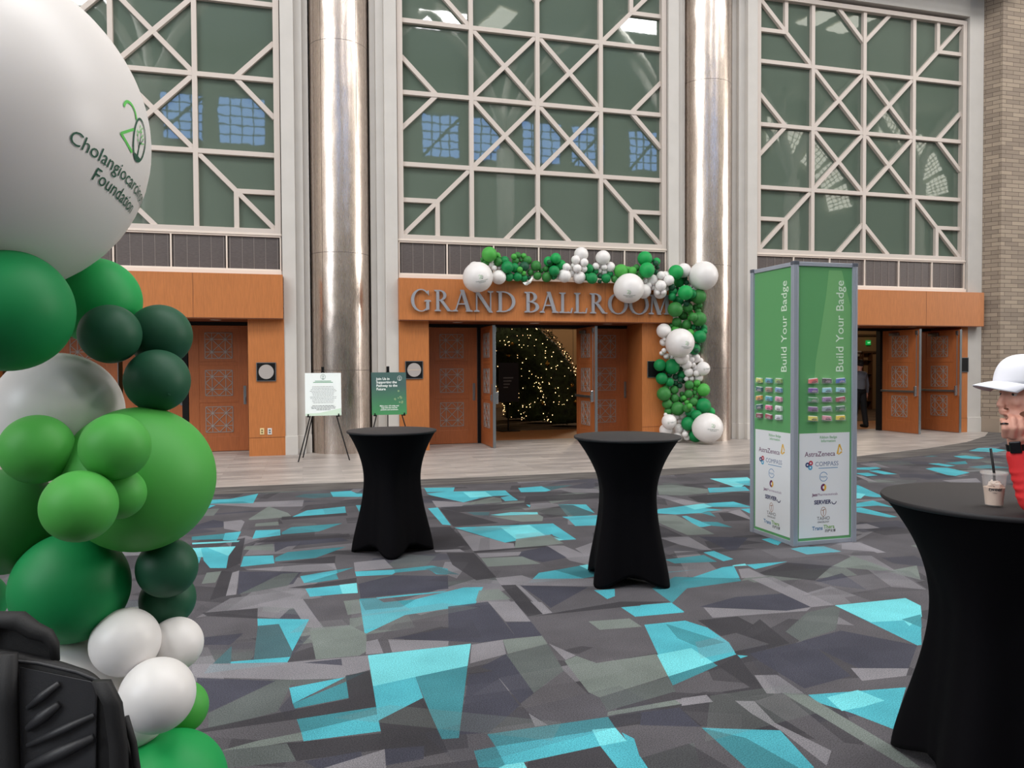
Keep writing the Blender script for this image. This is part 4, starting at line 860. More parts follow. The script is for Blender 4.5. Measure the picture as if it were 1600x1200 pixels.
# ------------------------------------------------------------------ posters on easels
M_print = pm('dark_green_print', (24, 84, 62), .6); M_green2 = pm('bright_green_print', (96, 200, 90), .6); M_wprint = pm('white_print', (240, 244, 240), .6); M_kprint = pm('black_print', (34, 36, 44), .6); M_gprint = pm('grey_print', (110, 112, 120), .6)
def arc_strip(mb, fn, cx, cy_, rx, ry, w, a0=0, a1=360, n=24):
    vs = []; fs = []
    for i in range(n+1):
        a = R_(a0+(a1-a0)*i/n); vs += [fn(cx+(rx-w/2)*cos(a), cy_+(ry-w/2)*sin(a)), fn(cx+(rx+w/2)*cos(a), cy_+(ry+w/2)*sin(a))]
    for i in range(n): fs.append((2*i, 2*i+1, 2*i+3, 2*i+2))
    mb.add(vs, fs)
def line2(mb, fn, p, q, w, w2=None):
    p, q = Vector(p), Vector(q); d = (q-p); k = max(1, int(d.length/.04)); nrm = Vector((-d.y, d.x)).normalized(); w2 = w if w2 is None else w2; vs = []
    for i in range(k+1):
        c = p+d*i/k; h = nrm*(w+(w2-w)*i/k)/2; vs += [fn(*(c-h)), fn(*(c+h))]
    mb.add(vs, [(2*i, 2*i+1, 2*i+3, 2*i+2) for i in range(k)])
def tree_logo(dark, light, fn, s, two=True):
    """20-with-a-tree emblem, s = half height of the ring"""
    arc_strip(dark, fn, .75*s if two else 0, 0, (.62 if two else .9)*s, s, .1*s); ox = .75*s if two else 0
    line2(dark, fn, (ox, -.85*s), (ox+.02*s, .1*s), .12*s, .05*s); line2(dark, fn, (ox, -.35*s), (ox-.28*s, .05*s), .06*s, .03*s); line2(dark, fn, (ox+.01*s, -.2*s), (ox+.3*s, .15*s), .06*s, .03*s); line2(dark, fn, (ox+.02*s, .05*s), (ox+.02*s, .4*s), .05*s, .03*s)
    line2(dark, fn, (ox-.3*s, -.84*s), (ox+.3*s, -.84*s), .18*s)
    for a, b_, t in ((-.3, .1, 130), (-.24, .26, 100), (-.36, .25, 150), (.3, .2, 50), (.22, .34, 80), (.36, .0, 20), (0, .5, 90), (-.1, .62, 120), (.12, .64, 60), (.05, .42, 45), (-.1, .38, 130), (-.2, -.1, 170), (.18, -.08, 20), (.1, .2, 70)):
        c, d = Vector((ox+a*s, b_*s)), Vector((cos(R_(t)), sin(R_(t))))*.09*s; n = Vector((-d.y, d.x))*.5
        light.add([fn(*(c-d)), fn(*(c+n)), fn(*(c+d)), fn(*(c-n))], [(0, 1, 2, 3)])
    if two:
        arc_strip(light, fn, -.28*s, .72*s, .5*s, .5*s, .13*s, 0, 175, 14); line2(light, fn, (.05*s, .15*s), (-.78*s, -.52*s), .12*s); line2(light, fn, (-.8*s, -.5*s), (.25*s, -.86*s), .14*s)
def easel(px0, py0, px1, py1, Y, kind, label):
    a, b_ = at_y(px0, py1, Y), at_y(px1, py1, Y); w = b_.x-a.x; zb = a.z; h = at_y(px0, py0, Y).z-zb; cx = (a.x+b_.x)/2
    r = empty('easel', (cx, Y, 0), 0, ('black tripod easel holding the white poster' if kind else 'black tripod easel holding the green poster, feet behind the table'), 'easel')
    tilt = .09
    for sx, nm in ((-1, 0), (1, 0)):
        m_ = MB(); m_.tube([(0, .12+tilt, zb+h+.08), (sx*.44, -.14, 0)], .011, 8); m_.build('leg', M_black, r)
    m_ = MB(); m_.tube([(0, .12+tilt, zb+h+.06), (-.36 if kind else .02, .5, 0)], .011, 8); m_.build('leg', M_black, r)
    for sx in (-1, 1):
        m_ = MB(); m_.box(sx*w*.42-.02, sx*w*.42+.02, -.06, .03, zb-.02, zb-.001); m_.box(sx*w*.42-.012, sx*w*.42+.012, -.065, -.055, zb-.02, zb+.035)
        m_.build('ledge_hook', M_black, r)
    m_ = MB(); m_.box(-.025, .025, .08+tilt, .14+tilt, zb+h+.02, zb+h+.11); m_.build('top_clamp', M_black, r, bevel=.004)
    p = empty('poster', (cx, Y-.03, zb), 0, label, 'poster')
    S_ = lambda z: z*tilt/h                # leans back
    F = lambda hh: (lambda u, v, k=0: Vector((u*w, S_(v*h)-hh-k, v*h)))
    m_ = MB(); m_.prism([(-.5, 0), (.5, 0), (.5, 1), (-.5, 1)], lambda u, v, t: F(0)(u, v)+Vector((0, t, 0)), .006)
    if kind: base = pm('white_poster_board', (236, 242, 240), .5)
    else:
        base = pm('green_poster_board', (70, 112, 92), .5); nt = base.node_tree; bs = nt.nodes['Principled BSDF']
        tc = nt.nodes.new('ShaderNodeTexCoord'); sp2 = nt.nodes.new('ShaderNodeSeparateXYZ'); cr_ = nt.nodes.new('ShaderNodeValToRGB')
        cr_.color_ramp.elements[0].color = lin((66, 138, 84))+(1,); cr_.color_ramp.elements[1].color = lin((62, 92, 88))+(1,); cr_.color_ramp.elements[0].position = 0; cr_.color_ramp.elements[1].position = .7
        nt.links.new(tc.outputs['Generated'], sp2.inputs[0]); nt.links.new(sp2.outputs['Z'], cr_.inputs[0]); nt.links.new(cr_.outputs[0], bs.inputs['Base Color'])
    m_.build('board', base, p)
    sc = w; fn = lambda dx, dz: (lambda u, v: Vector((dx+u, S_(dz+v)-.002, dz+v)))
    if kind:
        D, G2 = MB(), MB(); tree_logo(D, G2, fn(0, h*.91), .045, False); D.build('printed_emblem', M_print, p); G2.build('printed_leaves', M_print, p)
        t = MB()
        line2(t, fn(0, h*.795), (-.17, -.012), (.17, -.012), .012); line2(t, fn(0, h*.82), (-.14, -.008), (.14, -.008), .012); t.build('printed_heading', pm('heading_green', (104, 160, 120), .6), p)
        t = MB(); rr = random.Random(4)
        for k in range(12):
            q = rr.uniform(.17, .235); x = -q
            while x < q: l = rr.uniform(.02, .05); line2(t, fn(0, h*.68-k*.026), (x, 0), (min(q, x+l), 0), .006); x += l+.008
        t.build('printed_text', M_gprint, p); t = MB()
        for k in range(4):
            q = rr.uniform(.18, .22) if k < 3 else .12; x = -q
            while x < q: l = rr.uniform(.02, .05); line2(t, fn(0, h*.235-k*.024), (x, 0), (min(q, x+l), 0), .008); x += l+.008
        t.build('printed_text', M_kprint, p)
        t = MB(); t.add([fn(0, 0)(-w/2+.004, .004), fn(0, 0)(w/2-.004, .004), fn(0, 0)(w/2-.004, .13), fn(0, 0)(w*.2, .09), fn(0, 0)(-w*.1, .05), fn(0, 0)(-w/2+.004, .04)], [(0, 1, 2, 3, 4, 5)]); t.build('printed_wave', pm('pale_green_wave', (206, 226, 206), .6), p)
    else:
        t = MB(); put_text(t, 'Join Us in\nSupporting the\nPathway to the\nFuture', .062, fn(-w*.36, h*.725), bold=.02, align='LEFT')
        put_text(t, 'Make your gift today and\nhelp light the way for\npatients and caregivers', .034, fn(0, h*.165), bold=.02)
        t.build('printed_text', M_wprint, p)
        D, G2 = MB(), MB(); tree_logo(D, G2, fn(w*.31, h*.86), .042, False); D.build('printed_emblem', M_wprint, p); G2.build('printed_leaves', M_wprint, p)
        t = MB(); rr = random.Random(9)
        for k in range(9):
            u, v, q = w*rr.uniform(.14, .4), h*rr.uniform(.28, .58), rr.uniform(.01, .024); t.add([fn(0, 0)(u+q*cos(i*pi/6), v+q*sin(i*pi/6)) for i in range(12)], [tuple(range(12))])
        t.build('printed_dots', pm('soft_gold_dot', (132, 160, 118), .6), p)
easel(477, 583, 533.5, 650, 14.05, 1, 'white poster with small tree emblem and fine text on the left easel')
easel(581, 582, 635.5, 648.5, 14.05, 0, 'green poster reading Join Us in Supporting the Pathway to the Future')

# ------------------------------------------------------------------ cocktail tables
def cocktail(x, y, top, rad, rot, label, waist=.6, dr=.40):
    r = empty('cocktail_table', (x, y, 0), rot, label, 'table')
    n = 96; lv = 46; vs = []; fs = []
    def half(z):      # diagonal and mid-side half widths
        t = z/top
        if t < waist:
            s = t/waist; s2 = s*s*(3-2*s)
            return dr+(.255-dr)*s2**.75, .255+(.205-.255)*s2
        s = (t-waist)/(1-waist); e = s**1.9
        return .255+(rad-.255)*e, .205+(rad-.205)*(s**1.35*.35+.65*s**1.9)
    for j in range(lv+1):
        for i in range(n):
            a = 2*pi*i/n; w_ = (1+cos(4*a))/2
            hem = .085*(1-w_)**.8 if True else 0
            z = hem+(top-hem)*(j/lv); d, m_ = half(z); k = 1.7 if z < top*waist else 1.7-.5*(z/top-waist)/(1-waist)
            rr_ = m_+(d-m_)*w_**k
            rr_ += .004*sin(a*17+z*9)*max(0, 1-z/.35)*(1-w_)
            vs.append((rr_*cos(a), rr_*sin(a), z))
    for j in range(lv):
        for i in range(n): fs.append((j*n+i, j*n+(i+1) % n, (j+1)*n+(i+1) % n, (j+1)*n+i))
    fs.append(tuple(range(n))[::-1])
    c = MB(); c.add(vs, fs); c.build('stretch_cover', M_spandex, r, smooth=True)
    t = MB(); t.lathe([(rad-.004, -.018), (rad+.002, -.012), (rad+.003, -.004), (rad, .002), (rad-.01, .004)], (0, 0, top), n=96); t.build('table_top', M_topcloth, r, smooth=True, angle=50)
    for k in range(4):
        f = MB(); a = k*pi/2; f.lathe([(.02, 0), (.024, .006), (.022, .02), (.014, .04)], ((dr-.032)*cos(a), (dr-.032)*sin(a), 0), n=16); f.build('foot', M_black, r, smooth=True)
    return r
cocktail(.78, 6.97, 1.088, .40, R_(262), 'black stretch covered cocktail table, left one in the middle distance', dr=.37)
cocktail(2.43, 5.5, 1.115, .41, R_(30), 'black stretch covered cocktail table, middle one before the open doors', dr=.375)
cocktail(2.655, 2.41, 1.126, .422, R_(114), 'large near black cocktail table with coffee cup at the right edge', dr=.41)

# ------------------------------------------------------------------ iced coffee cup
TZ = 1.131
pc = at_z(1553, 790, TZ); cup = empty('iced_coffee_cup', (pc.x, pc.y, TZ), 0, 'clear plastic cup of iced coffee with black straw on the near table', 'cup')
CUPH, CR0, CR1 = .123, .03, .043
m_ = MB(); m_.lathe([(CR0-.002, 0), (CR0, .001), (CR0+.001, .01), (CR1-.002, CUPH-.006), (CR1+.002, CUPH-.003), (CR1+.002, CUPH), (CR1-.001, CUPH), (CR1-.003, CUPH-.006), (CR0-.001, .004)], n=48)
m_.build('cup_wall', thin_clear('clear_plastic', (240, 238, 236), .16), cup, smooth=True, angle=60)
m_ = MB(); q = lambda z: CR0+(CR1-CR0)*z/CUPH-.0025; m_.lathe([(q(.005), .005), (q(.07), .07), (.001, .071)], n=40); m_.build('iced_coffee', pm('iced_coffee', (214, 184, 162), .3), cup, smooth=True, angle=40)
m_ = MB(); rr = random.Random(3)
for k in range(9): a = rr.uniform(0, 6.28); R2 = rr.uniform(.004, .022); m_.box(-.008, .008, -.008, .008, -.008, .008, Matrix.Translation((R2*cos(a), R2*sin(a), .074+rr.uniform(0, .012))) @ Euler((rr.random()*3, rr.random()*3, 0)).to_matrix().to_4x4())
m_.build('ice', pm('ice', (236, 218, 204), .3), cup, bevel=.002)
m_ = MB(); m_.lathe([(CR1+.003, CUPH-.004), (CR1+.0045, CUPH), (CR1+.003, CUPH+.004), (CR1-.002, CUPH+.004), (CR1-.006, CUPH), (.008, CUPH-.001)], n=48); m_.build('lid', thin_clear('clear_lid', (240, 236, 232), .2), cup, smooth=True, angle=60)
m_ = MB(); p1 = at_d(1553, 735, 1)-CAM
top = at_d(1548, 701, (Vector((pc.x, pc.y, 0))-CAM).dot(FW)); m_.tube([Vector((.004, 0, .01)), Vector((0, 0, CUPH-.005)), Vector((top.x-pc.x, top.y-pc.y, top.z-TZ))], .0046, 10); m_.build('straw', M_black, cup, smooth=True)
def cupfn(u, v): a = -pi/2-.75+u/.037; rr_ = CR0+(CR1-CR0)*(v/CUPH)+.0004; return Vector((rr_*cos(a), rr_*sin(a), v))
t = MB(); put_text(t, 'sweet', .019, lambda u, v: cupfn(u, v+.066), bold=.02, shear=.3); put_text(t, 'coffee', .006, lambda u, v: cupfn(u, v+.052)); line2(t, lambda u, v: cupfn(u, v+.057), (-.018, 0), (.02, .003), .0012)
t.build('printed_logo', M_kprint, cup)

# ------------------------------------------------------------------ badge ribbon tower
A_, B_, C_ = Vector((4.31, 6.71, 0)), Vector((4.335, 6.075, 0)), Vector((4.975, 6.085, 0)); TH = 2.60
ex = (C_-B_).normalized(); ey = Vector((-ex.y, ex.x, 0)); TW = .64
tow = empty('badge_tower', B_, math.atan2(ex.y, ex.x), 'tall square green and white Build Your Badge display tower in aluminium frame', 'display')
m_ = MB()
for x in (0, TW):
    for y in (0, TW):
        m_ = MB(); m_.box(x-.025, x+.025, y-.025, y+.025, 0, TH)
        for k in (-.009, .009):
            m_.box(x+k-.002, x+k+.002, y-.0275, y-.0245, 0, TH-.001); m_.box(x-.0275, x-.0245, y+k-.002, y+k+.002, 0, TH-.001)
        post = m_.build('frame_post', M_alu, tow, bevel=.002)
        m_ = MB(); m_.box(x-.028, x+.028, y-.028, y+.028, TH-.03, TH+.003); m_.build('corner_cap', pm('cap_grey', (84, 88, 98), .5), post, bevel=.003)
for z0, z1 in ((.0, .04), (TH-.04, TH-.002)):
    for y in (0, TW): m_ = MB(); m_.box(.026, TW-.026, y-.018, y+.018, z0, z1); m_.build('frame_rail', M_alu, tow, bevel=.003)
    for x in (0, TW): m_ = MB(); m_.box(x-.018, x+.018, .026, TW-.026, z0, z1); m_.build('frame_rail', M_alu, tow, bevel=.003)
M_tg = pm('display_green', (92, 158, 100), .45); M_tw = pm('display_white', (226, 228, 232), .35); M_tl = pm('display_leaf_tint', (116, 176, 114), .4)
M_acr = thin_clear('clear_acrylic', (235, 240, 240), .07)
ZS = 1.03                                            # white to green boundary
RIB = [[((222, 222, 110), 'pale yellow'), ((72, 160, 190), 'blue'), ((150, 176, 96), 'olive green')], [((30, 88, 104), 'dark teal'), ((170, 130, 110), 'tan'), ((120, 160, 206), 'light blue')],
       [((226, 158, 60), 'orange'), ((70, 176, 200), 'aqua'), ((232, 156, 186), 'pink')], [((26, 92, 96), 'deep teal'), ((240, 106, 156), 'hot pink'), ((226, 228, 228), 'white')], [((132, 30, 54), 'maroon'), ((170, 30, 66), 'crimson'), ((216, 220, 230), 'silver white')]]
RIB2 = [[((224, 84, 84), 'coral red'), ((50, 40, 42), 'black'), ((48, 92, 180), 'royal blue')], [((110, 60, 160), 'purple'), ((150, 206, 224), 'sky blue'), ((150, 200, 220), 'powder blue')],
        [((60, 140, 76), 'green'), ((158, 112, 166), 'mauve'), ((164, 28, 62), 'cherry red')], [((128, 84, 140), 'plum'), ((150, 158, 172), 'grey'), ((36, 100, 70), 'forest green')], [((232, 220, 96), 'yellow'), ((224, 150, 164), 'rose pink'), ((238, 206, 60), 'golden yellow')]]
TWm = tow
for side in (0, 1, 2, 3):
    # fn(u,v,h): u to the viewer's right on that face, h outward
    if side == 0: fn3 = lambda u, v, h=0: Vector((u, -.006-h, v))
    elif side == 1: fn3 = lambda u, v, h=0: Vector((-.006-h, TW-u, v))
    elif side == 2: fn3 = lambda u, v, h=0: Vector((TW+.006+h, u, v))
    else: fn3 = lambda u, v, h=0: Vector((TW-u, TW+.006+h, v))
    rect = lambda mb_, u0, u1, v0, v1, h0, h1: mb_.add([fn3(u, v, h) for u in (u0, u1) for v in (v0, v1) for h in (h0, h1)], [(0, 1, 3, 2), (4, 6, 7, 5), (0, 4, 5, 1), (2, 3, 7, 6), (0, 2, 6, 4), (1, 5, 7, 3)])
    m_ = MB(); rect(m_, .022, TW-.022, .03, TH-.03, -.003, .002); gp = m_.build('green_panel', M_tg, tow)
    m_ = MB(); rect(m_, .045, TW-.045, .065, ZS, .002, .0035); wp = m_.build('white_panel', M_tw, tow)
    if side > 1: continue
    k2 = lambda h: (lambda du, dv, **kw: (lambda u, v: fn3(du+u, dv+v+.1, h)))
    f0 = k2(.004)
    if side == 0:
        m_ = MB(); pts = [(.36, 2.53), (.33, 2.3), (.27, 1.95), (.22, 1.7), (.2, 1.45), (.24, 1.3), (.24, 1.02), (.6, 1.02), (.6, 2.2), (.5, 2.53)]
        m_.prism(pts, lambda a, b_, t: fn3(a, b_, .0022+t), .0004); m_.build('leaf_print', M_tl, gp)
    t = MB(); ux = .50 if side == 1 else .485
    vtx = lambda u, v: fn3(ux-v, 2.015+u, .004)
    put_text(t, 'Build Your Badge', .119, vtx, bold=.004, spacing=1.02); t.build('printed_title', pm('pale_title_print', (216, 236, 214), .5), gp)
    t = MB(); put_text(t, 'Ribbon Badge\nInformation', .034, f0(.36, .872), bold=.015, align='CENTER'); t.build('printed_caption', pm('caption_green', (120, 176, 128), .5), wp)
    cx = .31; s = 1.0
    t = MB(); put_text(t, 'AstraZeneca', .064, f0(cx-.04, .735), bold=.005); t.build('printed_logo', pm('mulberry_print', (96, 30, 84), .5), wp)
    t = MB(); line2(t, f0(cx+.17, .77), (-.02, -.04), (.0, .05), .02, .01); line2(t, f0(cx+.17, .77), (0, .05), (.03, -.01), .018, .01); line2(t, f0(cx+.17, .77), (.03, -.02), (-.01, -.045), .016, .01); t.build('printed_mark', pm('gold_print', (226, 176, 60), .5), wp)
    t = MB(); put_text(t, 'COMPASS', .058, f0(cx+.035, .642)); t.build('printed_logo', pm('slate_print', (92, 112, 150), .5), wp)
    for du, dv, c_, nm in ((-.14, .655, (190, 50, 70), 'red'), (-.175, .64, (40, 60, 110), 'navy'), (-.145, .615, (70, 160, 200), 'cyan')):
        t = MB(); arc_strip(t, f0(cx+du, dv), 0, 0, .016, .016, .014); t.build('printed_mark', pm(nm+'_print', c_, .5), wp)
    t = MB(); line2(t, f0(cx+.035, .605), (-.09, 0), (.12, 0), .006); arc_strip(t, f0(cx, .525), 0, 0, .042, .042, .006, 20, 350); put_text(t, 'Incyte', .028, f0(cx, .525), bold=.01); t.build('printed_logo', pm('sky_print', (92, 140, 186), .5), wp)
    t = MB(); arc_strip(t, f0(cx, .425), 0, 0, .02, .024, .02, 60, 280); put_text(t, 'Jazz', .036, f0(cx-.095, .36), bold=.03); t.build('printed_logo', pm('plum_print', (104, 34, 90), .5), wp)
    t = MB(); arc_strip(t, f0(cx, .425), 0, 0, .02, .024, .02, -80, 60); t.build('printed_mark', pm('gold_print', (226, 176, 60), .5), wp)
    t = MB(); put_text(t, 'Pharmaceuticals', .034, f0(cx+.045, .36)); t.build('printed_logo', pm('mauve_print', (150, 120, 150), .5), wp)
    t = MB(); put_text(t, 'SERVIER', .052, f0(cx-.01, .288), bold=.035); arc_strip(t, f0(cx+.115, .29), 0, 0, .024, .024, .008, 180, 360); t.build('printed_logo', pm('navy_dark_print', (28, 32, 84), .5), wp)
    t = MB(); arc_strip(t, f0(cx, .2), 0, 0, .028, .042, .005); line2(t, f0(cx, .2), (0, -.03), (0, .02), .006); line2(t, f0(cx, .2), (-.018, .012), (.018, .022), .006); t.build('printed_mark', pm('bronze_print', (160, 110, 80), .5), wp)
    t = MB(); put_text(t, 'TAIHO', .046, f0(cx, .137), bold=.0); put_text(t, 'ONCOLOGY', .022, f0(cx, .104), bold=.02); put_text(t, '\u836f\u6377\u5b89\u5eb7', .03, f0(cx+.075, .018), bold=.01); t.build('printed_logo', pm('dark_grey_print', (70, 66, 70), .5), wp)
    t = MB(); put_text(t, 'Trans', .05, f0(cx-.065, .048), bold=.02); t.build('printed_logo', pm('blue_print', (50, 110, 160), .5), wp)
    t = MB(); put_text(t, 'Thera', .05, f0(cx+.062, .056), bold=.02); t.build('printed_logo', pm('leaf_green_print', (120, 170, 80), .5), wp)
    # pockets with ribbons
    for ri in range(5):
        for ci in range(3):
            u = (.13+ci*.155) if side == 1 else (.18+ci*.15); v = 1.51-ri*.086
            m_ = MB(); w_, h_ = .05, .026
            rect(m_, u-w_, u+w_, v-h_, v-h_+.003, .002, .034); rect(m_, u-w_, u+w_, v-h_, v+h_*.6, .032, .034); rect(m_, u-w_, u-w_+.002, v-h_, v+h_*.6, .002, .034); rect(m_, u+w_-.002, u+w_, v-h_, v+h_*.6, .002, .034)
            m_.build('pocket', M_acr, gp)
            col, cn = (RIB if side == 1 else RIB2)[ri][ci]
            rb = empty('ribbon_stack', tow.matrix_basis @ Vector((0, 0, 0)), 0, '%s badge ribbons in the %s row pocket, %s face of the tower' % (cn, ['top', 'second', 'middle', 'fourth', 'bottom'][ri], 'left' if side == 1 else 'right'), 'ribbons', 'badge ribbons in the pockets of the display tower')
            rb.location = B_; rb.rotation_euler = (0, 0, math.atan2(ex.y, ex.x))
            ti = random.Random(ri*7+ci*3+side).uniform(-.1, .12)
            m_ = MB()
            def tilt_rect(u0, u1, v0, v1, h0, h1):
                m_.add([fn3(uu, vv+(uu-u)*ti, h) for uu in (u0, u1) for vv in (v0, v1) for h in (h0, h1)], [(0, 1, 3, 2), (4, 6, 7, 5), (0, 4, 5, 1), (2, 3, 7, 6), (0, 2, 6, 4), (1, 5, 7, 3)])
            tilt_rect(u-w_+.007, u+w_-.007, v-h_+.009, v+h_*.75, .006, .028); m_.build('ribbon', pm('ribbon_'+cn.replace(' ', '_'), col, .5), rb, bevel=.001)
            m_ = MB(); tilt_rect(u-w_+.008, u+w_-.008, v+h_*.75, v+h_*1.0, .008, .024); m_.build('ribbon_top', pm('ribbon_edge', (222, 226, 226), .5), rb)
            m_ = MB(); tilt_rect(u-.02, u+.035, v-.012, v-.004, .028, .0285); tilt_rect(u-.01, u+.03, v+.002, v+.006, .028, .0285); m_.build('ribbon_print', M_kprint if sum(col) > 330 else pm('ribbon_pale_print', (170, 150, 160), .5), rb)

# ------------------------------------------------------------------ balloons
BC = {'w': ((250, 248, 246), 'white'), 'l': ((84, 178, 78), 'lime green'), 'f': ((62, 136, 66), 'leaf green'), 'k': ((24, 142, 78), 'emerald green'), 'b': ((34, 170, 88), 'bright green'), 'd': ((38, 92, 66), 'dark forest green')}
def bmat(c):
    n = BC[c][1].replace(' ', '_')+'_latex'
    if n in MATS: return MATS[n]
    return latex(n, BC[c][0], .4 if c == 'w' else .2)
_bm = {}
def balloon_mesh(c, hi):
    if (c, hi) not in _bm:
        s = MB(); s.sph((0, 0, 0), 1, 64 if hi else 28, 40 if hi else 18); v2 = []
        for x, y, z in s.v:
            k = 1+.06*max(0, -z)**2; v2.append((x*(1-.02*max(0, -z)), y*(1-.02*max(0, -z)), z*k))
        s.v = v2; me = bpy.data.meshes.new('balloon'); me.from_pydata(s.v, [], s.f); me.materials.append(bmat(c))
        for p in me.polygons: p.use_smooth = True
        _bm[(c, hi)] = me
    return _bm[(c, hi)]
kn = MB(); kn.lathe([(.012, -1.05), (.03, -1.075), (.022, -1.095), (.05, -1.13), (.045, -1.14), (.01, -1.13)], n=16)
def put_balloon(c, r, pos, hi, aim, label, group, squash=1.0):
    me = balloon_mesh(c, hi); o = bpy.data.objects.new('balloon', me); COL.objects.link(o); o.location = pos
    q = (-Vector(aim)).to_track_quat('Z', 'Y'); o.rotation_mode = 'QUATERNION'; o.rotation_quaternion = q; o.scale = (r, r, r)
    tag(o, label, 'balloon', group)
    return o
def sphere_fn(R, n, up):
    n = Vector(n).normalized(); u_ = Vector(up).cross(n).normalized(); v_ = n.cross(u_)
    # viewer looking at -n sees right = u_ (up x n), up = v_
    def fn(a, b_):
        rho = math.hypot(a, b_)
        if rho < 1e-9: return n*R
        th = rho/R; return (n*cos(th)+(u_*a+v_*b_)/rho*sin(th))*R
    return fn
def print_logo(pos, r, nrm, up, parent_o, s, side=False):
    """emblem and the two lines of lettering wrapped on the balloon"""
    Mi = parent_o.matrix_basis.inverted(); base = sphere_fn(r*1.004, nrm, up)
    fn = lambda a, b_: Mi @ (Vector(pos)+base(a, b_))
    D, G2 = MB(), MB()
    if side:
        tree_logo(D, G2, lambda a, b_: fn(a-2.9*s, b_), s*.9, False); put_text(D, 'Cholangiocarcinoma\nFoundation', s*.8, lambda a, b_: fn(a+1.6*s, b_), bold=.01)
    else:
        tree_logo(D, G2, lambda a, b_: fn(a, b_+.8*s), s, True)
        put_text(D, 'Cholangiocarcinoma', s*.84, lambda a, b_: fn(a+.45*s, b_-1.15*s)); put_text(D, 'Foundation', s*.84, lambda a, b_: fn(a+.5*s, b_-1.98*s))
    D.build('printed_logo', M_print, parent_o); G2.build('printed_leaves', M_green2, parent_o)

def pack(items, tmin, pos_of, rad_of, step, tol, lim):
    """settle balloons front to back along their sight lines until they only press lightly on each other"""
    placed = []
    for it in items:
        t = tmin(it)
        for _ in range(lim):
            p, r = pos_of(it, t), rad_of(it, t); bad = False
            for p2, r2 in placed:
                if (p-p2).length < (r+r2)*tol: bad = True; break
            if not bad: break
            t -= step
        placed.append((p, r)); it['p'] = p; it['r'] = r
    return items

